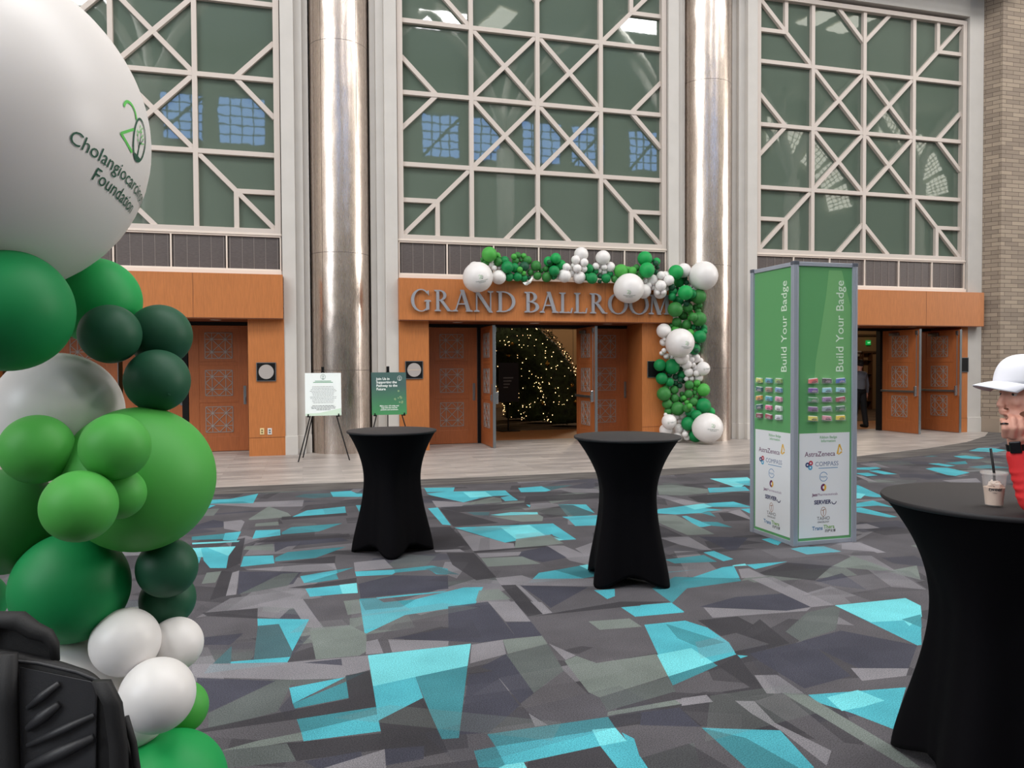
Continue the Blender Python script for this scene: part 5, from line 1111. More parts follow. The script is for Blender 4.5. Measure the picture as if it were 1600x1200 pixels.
# ---- garland over and beside the middle doors: x, y, radius (frame units), colour, layer
GAR = '''741.5,418,9,w,0 746.7,433,22.7,w,3L 764.5,397.5,11.5,l,2 777.5,399,4.5,l,1 780.5,401.5,2.5,l,2 778,409,6.7,f,1 758,410,6.5,f,0 753.5,405,3,f,0 767.3,413.5,5.5,w,1 772,419,4.3,w,2 779.7,418.5,3.5,w,2 779.5,433.2,10.8,w,1
788.5,407.5,7,k,0 792.8,417.5,9.3,k,2 804,418.5,7.3,k,1 795.5,432.5,7,k,0 808.5,432.5,7.1,k,1 818.5,434.5,6,k,0 803,401,4.5,l,0 809,399.2,5.3,f,1 818.3,400,4.3,l,1 805.5,408,5.5,f,0 814,406.8,3.1,f,2 824.3,407,6.7,f,0 819,416.5,7.5,d,1 812.3,421.3,4.5,l,2 818.3,427,3.8,l,2 828.8,425.5,5,f,1 837.5,415.5,8,f,2 839.8,431,6.4,f,1 845.5,423,3.8,f,0 853,420.5,4.8,f,0 854.3,433,7.6,f,1 826.5,434,3.5,d,0
857,408.5,7.5,b,0 868.3,403.5,8,b,1 876.5,414,7.8,b,0 858,409.5,3.5,d,1 865,413.5,4.2,d,3 858.3,417.3,3.3,d,2 866,423.3,8,k,2 864.5,431,6,k,0
885,417.5,6,w,0 893,420,5,w,0 882,431,10.2,w,2 871.5,433,4,w,0 908,397.5,10.8,w,1 899.5,406,6.8,w,2 912.7,410.2,6.4,w,2 896,415,4,w,1 902,419.5,6.5,w,3 912.5,420.3,5,w,1 904.8,433.5,9.6,w,2 893.5,428,5,w,0
919.5,420,7.5,k,1 925,435,8.4,k,2 916,432,6,k,0 937.8,431.5,4,d,2 937,439.8,3.3,d,2 947,435,7.2,k,1 953,428,5,k,0 930,424,5,k,0
942.2,402.5,10.9,w,1 931,416,5.3,w,2 938.5,415,3.3,w,2 944,417.5,4.7,w,3 953,417,7.7,w,2 936.8,423,4.2,w,3 944.5,425,4.4,w,3
970.3,423.7,10.6,l,1 961,436,6,f,0 981.5,422,5.5,l,0 988,423.5,6.7,l,1 994.5,418.5,5.5,f,0 1000,431,7,f,0
983,450.5,22.5,w,3L 1007.5,404,11,b,1 1010.8,422,11.6,b,2 1026,408.5,5.7,b,0 1017,406.7,4.3,d,2 1024.3,411.3,4.3,d,2 1027,417.5,3.6,d,1 1025,425.5,4,d,0
1008.5,440,4.5,w,2 1014,445.5,4.6,w,3 1020,437.5,8,w,1 1006,455,10.8,w,1 1020,449,4.5,w,3 1033,430.5,6.5,w,0 1039.5,432,8,w,0 1032.5,446.5,8.2,w,3 1045,438,8,w,1 1031.5,456.5,9.8,w,1 1041.5,450,4.6,w,2 1036.5,456.5,4,w,3 1028,457.5,4,w,3
1056,425.5,11.2,b,2 1068.5,422.5,10.8,w,0 1099,431,21.8,w,2 1061.2,441,8,b,2 1070,434.5,4.3,d,2 1072.5,441.5,4,d,1 1050,448.5,5,d,1 1057,452.3,4.2,d,2 1051.5,456,6.5,k,0 1050.5,464,6,k,0
1071,457.2,11.2,b,3 1081,459,7,k,1 1092,463.5,11,f,1 1060,470.5,8,k,1 1076,443,3,w,0 1080,447,3,w,0 1085,451,3.5,w,0 1075,470,4,d,0 1082,466,5,k,0
1055,483.5,11.4,f,1 1072.2,474,4.5,d,2 1075,480.5,7.8,f,1 1087.5,480.5,5.5,f,0 1093,477,4.5,f,0 1091,486.5,4.5,f,0 1092.5,498.5,10.8,f,1 1067.5,493,7,f,2 1079,489.2,4.4,l,3 1083.5,495.5,6.5,f,1 1078.2,497.3,4.4,l,3 1057.3,503.3,7.2,f,1 1073,507,7.2,f,2 1061.7,508,4.4,l,3 1067.5,512.8,4.4,l,3 1055,516.5,7,l,1 1049.5,509,4.5,f,0 1077.5,521.5,7.5,l,1 1082.5,511.5,4.8,k,0 1091,512,4.5,d,0 1099,513,6,k,0 1093.3,526.3,9.8,k,1 1100,518,5,k,0 1085,545,9,k,0 1091,539,4,d,0 1088,548,4,d,0
1037.2,517,11.1,w,1 1036.5,534.5,5.7,w,1 1038.3,530,3,w,2 1037.5,548,4,w,2 1034,552,3.7,w,1 1041.5,556.5,4.6,w,2 1049.3,558.5,3.8,w,2 1062.5,535.5,21.5,w,3L 1065.5,558,10.8,w,1 1077,556,5,w,1 1087,559.7,7.2,w,1 1080.5,562,4.5,w,2 1094,564,5,w,0 1072.5,569,8,w,0 1085.5,574.5,5,w,0 1083,570,4,w,1 1098.5,576,10.4,w,1S 1076,581.5,6.8,w,2 1088.3,583.3,4.8,w,3 1080.8,591.5,4,w,3 1072.5,592,3.7,w,2 1092,590.5,6,w,1
1031,570.5,9.2,k,0 1050,573,11.6,k,2 1034,591.5,9,k,0 1038,580.5,3.3,d,1 1046,585.5,4.2,d,1 1055.3,588.8,4.5,d,1 1063,577,4.3,d,0 1064.5,586,6.5,k,0 1046,597,6.8,k,2 1055.5,599,4.3,d,2 1063,593.5,4.2,d,1 1062,602.5,4.4,d,1 1067.5,596,3.5,d,0
1077,601.5,6.8,f,1 1089,598.5,5,l,1 1085.7,606.3,4.2,l,2 1099,609.2,9.8,l,1 1037.2,615.5,10.6,f,1 1053.3,609.3,6.6,f,1 1041,605,5,f,0 1054,622.5,7,f,1 1042.5,631,7.5,f,0 1058.5,638.5,10.6,f,2 1044,643,6,f,0 1076,615.5,6.5,f,1 1085,613.5,4,f,1 1065.5,615.5,3.7,f,2 1069,621.8,4.1,l,3 1087,620.5,4.2,f,2 1065,624,5,f,0 1073,628.5,4,l,2 1083.5,628,7,f,1 1077.5,634.5,4.3,l,3 1073.5,638,6.5,f,1 1098.8,634,11.5,k,1 1110,643.5,7,b,0 1088.5,649,8,k,1 1079,644,8,k,0 1075.5,662,10.7,k,1 1087,680,10.8,k,0
1057.5,650.5,5,w,0 1066,647.5,6,w,0 1061.2,658.2,3.8,w,2 1052,647.5,3,w,0 1045.5,659,11.2,w,1S 1060,670,7.8,w,1 1070.5,678.5,4.8,w,2 1073.5,683,5.3,w,0 1040,672,9.5,w,0 1058,683,8,w,0 1071,673,3.5,w,0 1040,648,3,w,0 1106,668.5,22.6,w,2L'''
its = []
for tok in GAR.split():
    a = tok.split(','); its.append(dict(x=float(a[0]), y=float(a[1]), r=float(a[2]), c=a[3], lay=int(a[4][0]), logo=a[4][1:]))
its.sort(key=lambda i: (i['lay'], -i['r']))
for i in its: i['r0'] = i['r']
def wallY(i): return 14.86 if i['y'] < 500 and i['x'] < 1056 else (15.05 if i['x'] < 1068 else 14.9)
def tmin(i):
    d = ray(i['x'], i['y']); t = (wallY(i)-.02)/d.y; return t - i['r0']*t/1200/d.y
pack(its, tmin, lambda i, t: at_d(i['x'], i['y'], t), lambda i, t: i['r0']*t/1200*1.04, .02, .8, 60)
def zone(i):
    x, y = i['x'], i['y']
    if y < 475 and x < 1048:
        for lim, nm in ((784, 'at the left tip of the garland'), (832, 'on the ledge above the gap before BALL'), (880, 'on the ledge above the B'), (916, 'stacked above the double L'), (958, 'on the ledge above the R'), (1003, 'on the ledge above the first O'), (1048, 'on the ledge above the M')):
            if x < lim: return nm
    for lim, nm in ((475, 'at the garland corner by the steel column'), (530, 'just below the garland corner'), (566, 'around the waist of the hanging garland'), (604, 'in the middle of the hanging garland'), (645, 'low in the hanging garland'), (999, 'at the floor end of the garland')):
        if y < lim: return nm
def sizew(i): return 'tiny' if i['r0'] < 4.6 else 'small' if i['r0'] < 7.4 else 'medium' if i['r0'] < 10 else 'large'
keys = {}
for i in its: keys.setdefault((sizew(i), BC[i['c']][1], zone(i), i['logo']), []).append(i)
ORD = {1: [''], 2: ['left one of two ', 'right one of two '], 3: ['leftmost of three ', 'middle of three ', 'rightmost of three ']}
NTH = ['leftmost', 'second', 'third', 'fourth', 'fifth', 'sixth', 'seventh', 'eighth']
for (sz, cn, zn, lg), L in keys.items():
    xs = [i['x'] for i in L]; ys = [i['y'] for i in L]; vert = (max(ys)-min(ys)) > (max(xs)-min(xs)); L.sort(key=lambda i: i['y'] if vert else i['x']); n = len(L)
    for k, i in enumerate(L):
        if n == 1: pre = ''
        elif n == 2: pre = ('upper' if k == 0 else 'lower') + ' ' if vert else ('left' if k == 0 else 'right') + ' '
        elif k == 0: pre = 'topmost ' if vert else 'leftmost '
        elif k == n-1: pre = 'lowest ' if vert else 'rightmost '
        else: pre = ['', 'second', 'third', 'fourth', 'fifth', 'sixth', 'seventh', 'eighth', 'ninth'][k] + ('-highest ' if vert else '-from-left ')
        i['label'] = pre + ('logo-printed ' if lg else '') + sz + ' ' + cn + ' balloon ' + zn
for i in its:
    p, r = i['p'], i['r']; rr = random.Random(int(i['x']*10)); aim = Vector((rr.uniform(-1, 1), rr.uniform(.2, 1), rr.uniform(-1, .6)))
    if r > .24: r *= 1.0
    o = put_balloon(i['c'], r, p, False, aim.normalized(), i['label'], 'balloons of the green and white garland at the middle doors')
    if p.z-r < .004: o.location.z = r+.004
    if i['logo'] == 'L':
        px, py, s = {746: (751.5, 435.5, .036), 983: (982, 459, .036), 1062: (1073, 539, .036), 1106: (1114, 668, .036)}[int(i['x'])]
        h = ray(px, py).normalized(); oc = CAM-o.location; bq = oc.dot(h); hit = CAM+h*(-bq-math.sqrt(max(0, bq*bq-oc.dot(oc)+r*r))); print_logo(o.location, r, hit-o.location, (.05 if int(i['x']) != 746 else -.25, 0, 1), o, s)
    elif i['logo'] == 'S': print_logo(o.location, r, Vector((-.15 if i['y'] > 600 else .1, -1, -.05)), (-.12, 0, 1), o, .022, True)
# crumpled paper ribbon hanging on the garland
c = at_y(826.5, 438.5, 14.45); m_ = MB(); m_.add([Vector(v) for v in ((-.09, -.02, -.09), (-.05, -.05, -.03), (-.13, 0, -.04), (.02, -.03, -.02), (.05, 0, .06), (.085, -.02, .1), (.09, .01, .06), (.04, 0, -.04), (-.03, .02, -.09), (0, .07, -.01))], [(0, 1, 2), (0, 3, 1), (0, 8, 7, 3), (3, 7, 6, 4), (4, 6, 5), (1, 3, 9), (2, 1, 9), (3, 4, 9)])
o = m_.build('paper_ribbon', M_wprint, None, loc=c); tag(o, 'crumpled white ribbon scrap hanging on the ledge above the lettering', 'ribbon')

# ---- near garland at the left: x, y, vertical radius, colour, layer, label
FG = [(-51, 203, 262, 'w', 1, 'giant white balloon with green anniversary logo at the top of the near garland'),
 (150, 470, 67, 'b', 0, 'bright green balloon behind the dark ones just under the giant white balloon'),
 (10, 485, 96, 'k', 2, 'big emerald balloon at the left edge under the giant white balloon'),
 (250, 524, 48, 'd', 1, 'dark green balloon upper right overlapping the closed left door'),
 (172, 522, 46, 'd', 2, 'dark green balloon squeezed between the emerald and the pearl white ones'),
 (246, 595, 49, 'd', 3, 'dark green balloon with a wrinkled tip lower right of its dark neighbours'),
 (92, 645, 94, 'w', 0, 'big pearl white balloon in the middle of the near garland'),
 (218, 748, 113, 'l', 0, 'biggest lime green balloon bulging out on the right of the near garland'),
 (58, 702, 54, 'l', 3, 'lime green balloon at the left of the four-balloon cluster'),
 (180, 698, 52, 'l', 3, 'lime green balloon at the right of the four-balloon cluster'),
 (124, 791, 56, 'l', 4, 'lime green balloon at the bottom of the four-balloon cluster'),
 (186, 771, 40, 'l', 2, 'lime green balloon peeking out behind the bottom of the cluster'),
 (8, 815, 82, 'f', 1, 'leaf green balloon at the left edge below the lime cluster'),
 (111, 917, 86, 'k', 2, 'big deep emerald balloon above the backpack'),
 (261, 887, 46, 'd', 2, 'upper one of the two dark green balloons beside the carpet'),
 (262, 936, 42, 'd', 0, 'lower one of the two dark green balloons beside the carpet'),
 (-40, 940, 46, 'k', 1, 'emerald balloon cut by the left frame edge above the backpack'),
 (87, 1096, 112, 'w', 0, 'big white balloon half hidden behind the black backpack'),
 (275, 1006, 41, 'w', 1, 'white balloon rightmost of the low white cluster'),
 (196, 1003, 52, 'w', 3, 'white balloon at the top of the low white cluster'),
 (246, 1086, 57, 'w', 4, 'white balloon nearest the bottom of the low white cluster'),
 (284, 1105, 40, 'l', 1, 'small lime green balloon behind the lowest white balloon'),
 (213, 1120, 45, 'w', 0, 'white balloon peeking out between the backpack and the lime one'),
 (268, 1228, 84, 'b', 2, 'bright green balloon at the very bottom of the near garland')]
# hidden rows behind, reaching the floor
fi = [dict(x=a, y=b_, r0=r, c=c, lay=l, label=lb) for a, b_, r, c, l, lb in FG]; fi.sort(key=lambda i: i['lay'])
FD = 2.62
pack(fi, lambda i: FD+.18-i['r0']*2.3/1200 - .05*i['lay'], lambda i, t: at_d(i['x'], i['y'], t), lambda i, t: i['r0']*t/1200*.995, .015, .9, 60)
for i in fi:
    rr = random.Random(int(i['x'])); aim = Vector((rr.uniform(-1, .2), rr.uniform(.3, 1), rr.uniform(-.8, .2)))
    if 'wrinkled' in i['label']: aim = (RT*.7-FW*.75-UP*.45)
    o = put_balloon(i['c'], i['r'], i['p'], True, aim.normalized(), i['label'], 'balloons of the near garland at the left edge'); i['o'] = o
    k = bpy.data.objects.get('x') ; m2 = MB(); m2.v = list(kn.v); m2.f = list(kn.f); m2.build('knot', bmat(i['c']), o, smooth=True)
    if i['lay'] == 1 and i['r0'] > 200:
        p, r = i['p'], i['r']
        h = ray(199, 230).normalized(); oc = CAM-p; bq = oc.dot(h); dsc = bq*bq-oc.dot(oc)+r*r; hit = CAM+h*(-bq-math.sqrt(max(0, dsc)))
        nrm = (hit-p).normalized(); nr2 = (nrm-FW*(-.02)).normalized()
        GIANT = (p, r, nr2); print_logo(p, r, nr2, (UP+FW*.2).normalized(), o, r*.135)

# ------------------------------------------------------------------ backpack on a stool (behind the lower left edge)
BD = 1.72
BDIR = ray(90, 1080).normalized()
def bpf(px, py, h=0): return CAM + ray(px, py)*BD + BDIR*h
half_o = [(215, 1210), (213, 1185), (205, 1160), (192, 1112), (180, 1085), (160, 1062), (142, 1048), (120, 1040), (92, 1031), (60, 1024), (28, 1016), (0, 1012), (-30, 1020), (-50, 1045), (-62, 1100), (-66, 1200), (-64, 1290), (-40, 1325), (91, 1335), (200, 1330), (220, 1290)]
o0 = bpf(91, 1335); bk = empty('backpack', (o0.x, o0.y, bpf(91, 1335).z), 0, 'black backpack with ribbed back padding at the lower left corner', 'backpack'); base = Vector(bk.location)
M_bk = pm('black_nylon', (13, 12, 14), .7, bump=(220, .3, .002)); M_pad = pm('charcoal_foam', (42, 42, 45), .55, bump=(260, .3, .002))
def smooth_loop(P_, k=5):
    out = []; n = len(P_)
    for i in range(n):
        p0, p1, p2, p3 = [Vector(P_[(i+j-1) % n]) for j in range(4)]
        for q in range(k):
            t = q/k; out.append(.5*((2*p1)+(p2-p0)*t+(2*p0-5*p1+4*p2-p3)*t*t+(3*p1-p0-3*p2+p3)*t**3))
    return out
lo = smooth_loop(half_o); cen = Vector((70, 1180)); vs = []; fs = []; n = len(lo)
for sc_, h in ((.2, -.004), (.86, -.002), (.95, .006), (.99, .02), (1, .045), (1, .1), (.98, .125), (.9, .14), (.2, .145)):
    for q in lo: w_ = cen+(q-cen)*sc_; vs.append(bpf(w_.x, w_.y, h)-base)
for j in range(8):
    for i in range(n): fs.append((j*n+i, j*n+(i+1) % n, (j+1)*n+(i+1) % n, (j+1)*n+i))
fs += [tuple(range(n)), tuple(range(8*n, 9*n))]
m_ = MB(); m_.add(vs, fs); body_ = m_.build('pack_body', M_bk, bk, smooth=True)
m_ = MB(); m_.tube([bpf(x, y, .002)-base for x, y in ((-40, 1062), (0, 1030), (60, 1036), (120, 1050), (150, 1062), (168, 1090), (176, 1130))], .004, 8); m_.build('piping', M_pad, body_, smooth=True)
m_ = MB(); m_.prism([(30, 1042), (146, 1066), (152, 1085), (150, 1300), (34, 1300)], lambda a, b_, h: bpf(a, b_, h-.012)-base, .02); pad_ = m_.build('back_padding', M_pad, bk, bevel=.006, seg=3)
for y0, th in ((1060, .010), (1092, .014), (1118, .010), (1152, .016), (1205, .018), (1240, .014)):
    a, b_ = bpf(44, y0+46, -.016)-base, bpf(92 if y0 < 1100 else 146, y0 if y0 > 1100 else y0+8, -.016)-base
    m_ = MB(); m_.tube([a, a.lerp(b_, .5)+FW*-.002, b_], [th*.6, th, th*.6], 8); m_.build('padding_rib', M_pad, pad_, smooth=True)
for xs in (((14, 1022), (12, 1100), (16, 1200), (22, 1300)), ((158, 1064), (176, 1100), (184, 1160), (186, 1220), (182, 1300))):
    m_ = MB(); P_ = [bpf(x, y, -.025)-base for x, y in xs]
    vs = []; fs = []
    for p in P_:
        for du, dh in ((-.02, 0), (-.016, -.012), (.016, -.012), (.02, 0), (.016, .01), (-.016, .01)): vs.append(p+RT*du+FW*dh)
    for i in range(len(P_)-1):
        for k in range(6): fs.append((i*6+k, i*6+(k+1) % 6, (i+1)*6+(k+1) % 6, (i+1)*6+k))
    m_.add(vs, fs+[tuple(range(6)), tuple(range(len(vs)-6, len(vs)))]); m_.build('shoulder_strap', M_bk, bk, smooth=True)
m_ = MB(); m_.tube([bpf(x, y, .03)-base for x, y in ((-28, 1026), (-26, 985), (-6, 966), (30, 968), (52, 984), (74, 992), (84, 1006), (86, 1032))], [.014, .018, .02, .022, .02, .016, .012, .01], 10); m_.build('grab_handle', M_bk, bk, smooth=True)
m_ = MB(); m_.prism([(-24, 1022), (-22, 985), (0, 968), (30, 970), (56, 990), (76, 998), (84, 1034)], lambda a, b_, h: bpf(a, b_, .04+h)-base, .02); m_.build('rear_flap', M_bk, bk, bevel=.004)
m_ = MB(); m_.tube([bpf(x, y, .0)-base for x, y in ((196, 1120), (208, 1160), (214, 1200), (222, 1280))], .008, 8); m_.build('compression_strap', M_bk, bk, smooth=True)
zt = bk.location.z-.002; cb_ = bpf(80, 1335, .09); st = empty('bar_stool', (cb_.x, cb_.y, 0), YAW*-1, 'low black stool under the backpack below the frame edge', 'stool')
m_ = MB(); m_.box(-.2, .2, -.17, .17, zt-.04, zt); m_.build('seat', M_black, st, bevel=.01)
for sx in (-1, 1):
    for sy_ in (-1, 1): m_ = MB(); m_.cyl((sx*.15, sy_*.12, zt-.04), (sx*.19, sy_*.16, 0), .014); m_.build('leg', M_black, st)

# ------------------------------------------------------------------ people
def blob(name, mat, parts, parent=None, voxel=.008, smooth=4):
    """closed limbs fused into one continuous surface; parts: (p0,r0,p1,r1) tapered limbs or (c,(rx,ry,rz),Matrix|None) ellipsoids"""
    m_ = MB()
    for p in parts:
        if len(p) == 4:
            p0, r0, p1, r1 = Vector(p[0]), p[1], Vector(p[2]), p[3]; m_.sph(p0, r0, 16, 10); m_.sph(p1, r1, 16, 10); m_.cyl(p0, p1, r0, r1, 16)
        else: m_.sph(p[0], p[1], 24, 16, p[2])
    o = m_.build(name, mat, parent)
    for pl in o.data.polygons: pl.use_smooth = True
    r = o.modifiers.new('r', 'REMESH'); r.mode = 'VOXEL'; r.voxel_size = voxel; r.use_smooth_shade = True
    if smooth: q = o.modifiers.new('s', 'SMOOTH'); q.factor = .5; q.iterations = smooth
    return o
M_skin = pm('skin', (228, 168, 148), .5, sss=.08, noise=(18, .08)); M_red = pm('red_jersey', (214, 40, 44), .75); M_trs = pm('dark_trousers', (26, 27, 32), .8); M_beard = pm('reddish_beard', (112, 72, 54), .9, noise=(60, .35)); M_cap = pm('white_cap_cloth', (232, 232, 240), .7)
PD = 2.72
def pp(px, py, df=0): return CAM + FW*(PD+df) + RT*((px-800)/1200*PD) - UP*((py-600)/1200*PD)
feet = pp(1745, 600, -.02); P0 = Vector((feet.x, feet.y, 0))
man = empty('person', P0, 0, 'man in white cap and red sleeve resting chin on fist at near table', 'person')
L3 = lambda px, py, df=0: pp(px, py, df)-P0
FH, RH, UH = Vector((FW.x, FW.y, 0)).normalized(), Vector((RT.x, RT.y, 0)).normalized(), Vector((0, 0, 1))
HR = Matrix((RH, FH, UH)).transposed().to_3x3()
el, wr = L3(1610, 779, -.02), L3(1590, 703, 0)
sh, sh2 = L3(1712, 668, -.17), L3(1712, 664, .19)
hip = Vector((.0, .0, .98)); 
body = [
 (L3(1618, 603, .0), (.098, .076, .105), HR),            # skull
 (L3(1594, 622, .0), (.056, .06, .078), HR),            # face
 (L3(1592, 646, .0), (.048, .047, .04), HR),             # jaw
 (L3(1583, 657, .0), (.022, .026, .02), HR),             # chin
 (L3(1574, 611, .0), .014, L3(1561, 632, 0), .0095),    # nose bridge
 (L3(1564, 633.5, -.0), (.012, .016, .009), HR),           # nose tip
 (L3(1573, 606, 0), (.018, .05, .012), HR),              # brow
 (L3(1580, 628, -.035), (.02, .018, .018), HR), (L3(1580, 628, .035), (.02, .018, .018), HR),   # cheeks
 (L3(1567, 641, 0), (.012, .024, .006), HR), (L3(1568, 646, 0), (.011, .021, .006), HR),   # lips
 (L3(1622, 628, -.078), (.018, .009, .03), HR), (L3(1622, 628, .078), (.018, .009, .03), HR),   # ears
 (L3(1625, 640, 0), .056, L3(1668, 678, 0.01), .062),     # neck
 (L3(1690, 690, .01), .09, L3(1716, 740, .01), .14), (sh, .06, sh2, .06), (L3(1725, 800, .01), .125, hip+RH*-.0+Vector((0, 0, .05)), .13), (hip, (.14, .17, .13), HR),
 (sh, .055, el, .042), (el, .04, wr, .027),
 (sh2, .055, L3(1726, 765, .24), .043), (L3(1726, 765, .24), .04, L3(1680, 786, .16), .027), (L3(1680, 786, .16), .03, L3(1662, 790, .13), .02)]
for sd in (-1, 1):
    k = FH*(sd*.1); kn_ = k*1.2+RH*-.03+UH*.5; an = k*1.3+RH*.02+UH*.08
    body += [(hip+k*.9, .09, kn_, .06), (kn_, .056, an, .038)]
# fist under the chin
HB = L3(1583, 676, -.01)
body += [(wr, .026, L3(1587, 688, -.005), .03), (L3(1587, 682, -.008), (.03, .04, .026), HR)]
fing = [(1558, -.036, .0105), (1567.5, -.05, .0115), (1578.5, -.052, .0115), (1588, -.044, .0105)]
for i, (fx, df, fr) in enumerate(fing):
    k0 = L3(fx+8-i*2, 680, df+.02+.0); k1 = L3(fx+1, 668-(.5*i), df-.004); k2 = L3(fx+1.5, 654+[5, 0, 1, 4][i], df+.002); k3 = L3(fx+5, 651+[5, 0, 1, 4][i], df+.026)
    body += [(k0, fr+.002, k1, fr+.001), (k1, fr+.001, k2, fr), (k2, fr, k3, fr-.0015)]
body += [(L3(1598, 686, -.03), .013, L3(1600, 668, -.05), .012), (L3(1600, 668, -.05), .012, L3(1592, 652, -.05), .0095)]
blob('body', M_skin, body, man, .0045, 3)
J = [(sh, .075, el, .052), (el+UH*.004, .05, L3(1592, 712, 0), .04), (sh, .08, sh2, .08), (L3(1694, 695, .01), .11, L3(1716, 740, .01), .165), (L3(1725, 800, .01), .145, hip+UH*.06, .15), (L3(1690, 678, .01), .07, L3(1712, 700, .01), .11),
     (sh2, .075, L3(1726, 765, .24), .052), (L3(1726, 765, .24), .05, L3(1684, 786, .17), .038)]
for k, t in ((.15, .0), (.34, 0), (.52, 0), (.7, 0)):
    c = el.lerp(L3(1592, 712, 0), k); J.append((c+RH*-.006, (.052-.013*k, .05-.012*k, .012), HR @ Euler((0, .35*(-1 if int(k*10) % 2 else 1), 0)).to_matrix()))
blob('jersey', M_red, J, man, .007, 4)
T_ = [(hip+UH*.01, (.165, .195, .15), HR)]
for sd in (-1, 1):
    k = FH*(sd*.1); kn_ = k*1.2+RH*-.03+UH*.5; an = k*1.3+RH*.02+UH*.1; T_ += [(hip+k*.9, .115, kn_, .08), (kn_, .075, an, .06)]
blob('trousers', M_trs, T_, man, .012, 4)
for sd in (-1, 1):
    an = FH*(sd*.13)+RH*.02; blob('shoe', M_black, [(an+UH*.045+RH*.02, .042, an+UH*.035-RH*.17, .033)], man, .01, 2)
# face details
for s_ in (-1, 1):
    m_ = MB(); m_.sph(L3(1577.5, 615.5, s_*.031), .0115, 16, 10); ey = m_.build('eye', pm('eye_white', (214, 206, 200), .2), man, smooth=True)
    m_ = MB(); m_.sph(L3(1573.8, 616, s_*.033), .0052, 12, 8); m_.build('iris', pm('iris', (62, 60, 58), .2), ey, smooth=True)
    blob('eyelid', M_skin, [(L3(1576.5, 612.8, s_*.032), (.0125, .014, .0055), HR)], man, .002, 1)
    blob('eyebrow', M_beard, [(L3(1569.5, 605.5, s_*.018), .005, L3(1575, 604.5, s_*.046), .004)], man, .002, 1)
blob('beard', M_beard, [(L3(1597, 649, 0), (.052, .058, .042), HR), (L3(1610, 640, 0), (.022, .0755, .034), HR), (L3(1583, 659, 0), (.026, .032, .021), HR), (L3(1568, 638.5, 0), (.0095, .027, .0052), HR), (L3(1615, 618, 0), (.018, .0775, .02), HR)], man, .004, 2)
blob('hair', M_beard, [(L3(1630, 606, 0), (.088, .0785, .082), HR)], man, .005, 2)
# cap
m_ = MB(); vs = []; fs = []; n, lv = 48, 16
cc = L3(1613, 600, 0); tl = Matrix.Rotation(R_(3), 3, 'Y')
def dome(a, t):    # t 0 rim .. 1 top
    z = .108*sin(t*pi/2)**.82; q = cos(t*pi/2)**.62
    v = Vector((cos(a)*.127*q*(1-.03*t), sin(a)*.094*q, z-.004))
    return cc + HR @ (tl @ v)
for j in range(lv+1):
    for i in range(n): vs.append(dome(2*pi*i/n, j/lv*.995))
for j in range(lv):
    for i in range(n): fs.append((j*n+i, j*n+(i+1) % n, (j+1)*n+(i+1) % n, (j+1)*n+i))
fs.append(tuple(range(lv*n, lv*n+n))); m_.add(vs, fs); o = crown = m_.build('cap_crown', M_cap, man, smooth=True); q = o.modifiers.new('s', 'SOLIDIFY'); q.thickness = .003; q.offset = 0
m_ = MB(); vs = []; fs = []; nu, nv = 24, 10
for j in range(nv+1):
    for i in range(nu+1):
        a = pi-1.15+2.3*i/nu; e = j/nv; bx_, by_ = cos(a)*.124, sin(a)*.092
        ext = .08*max(0, cos(a-pi))**.55
        v = Vector((bx_-ext*e, by_*(1-.1*e), .004-.012*e-.024*(sin(a)**2)*(.35+.65*e)-.006*e*e)); vs.append(cc+HR @ (tl @ v))
for j in range(nv):
    for i in range(nu): fs.append((j*(nu+1)+i, j*(nu+1)+i+1, (j+1)*(nu+1)+i+1, (j+1)*(nu+1)+i))
m_.add(vs, fs); o = m_.build('cap_brim', M_cap, crown, smooth=True); q = o.modifiers.new('s', 'SOLIDIFY'); q.thickness = .004; q.offset = 0
m_ = MB()
for i in range(8):
    for j in range(5):
        a = -pi/2-.32+i*.085; t = .24+j*.05; p = dome(a, t); nn = (p-cc).normalized(); m_.cyl(p+nn*.0012, p+nn*.0022, .0016, n=6)
m_.build('vent_hole', pm('vent_shadow', (150, 148, 172), .7), crown)
t = MB(); put_text(t, 'Waggle', .03, lambda u, v: (lambda p: p+(p-cc).normalized()*.003)(dome(-pi/2-.1+u/.105, .12+v/.18)), bold=.02, shear=.35)
line2(t, lambda u, v: (lambda p: p+(p-cc).normalized()*.003)(dome(-pi/2-.1+u/.105, .12+v/.18)), (-.01, -.018), (.035, -.016), .002); t.build('cap_lettering', pm('navy_thread', (34, 34, 74), .6), crown)
# watch and ring
wd = (L3(1588, 690, 0)-wr).normalized(); m_ = MB(); m_.cyl(wr+wd*.0-UH*.0, wr+wd*.022, .0335, .034, 28); wst = m_.build('watch_strap', M_black, man, smooth=True, angle=50)
bw = MB(); c = wr+wd*.012+RH*-.024-FH*.028; fwd = (RH*-.6-FH*.8).normalized(); side_ = wd.cross(fwd).normalized()
Mw = Matrix((side_, fwd, wd)).transposed().to_4x4(); Mw.translation = c; bw.box(-.018, .018, -.006, .006, -.021, .021, Mw); bw.build('watch_face', pm('watch_glass', (10, 10, 14), .12), wst, bevel=.004)
m_ = MB(); c0, c1 = L3(1558.5, 662.6, -.039), L3(1558.7, 660.6, -.038); m_.cyl(c0, c1, .0128, n=20); m_.build('finger_ring', pm('dark_ring', (40, 40, 44), .3, .8), man, smooth=True, angle=50)

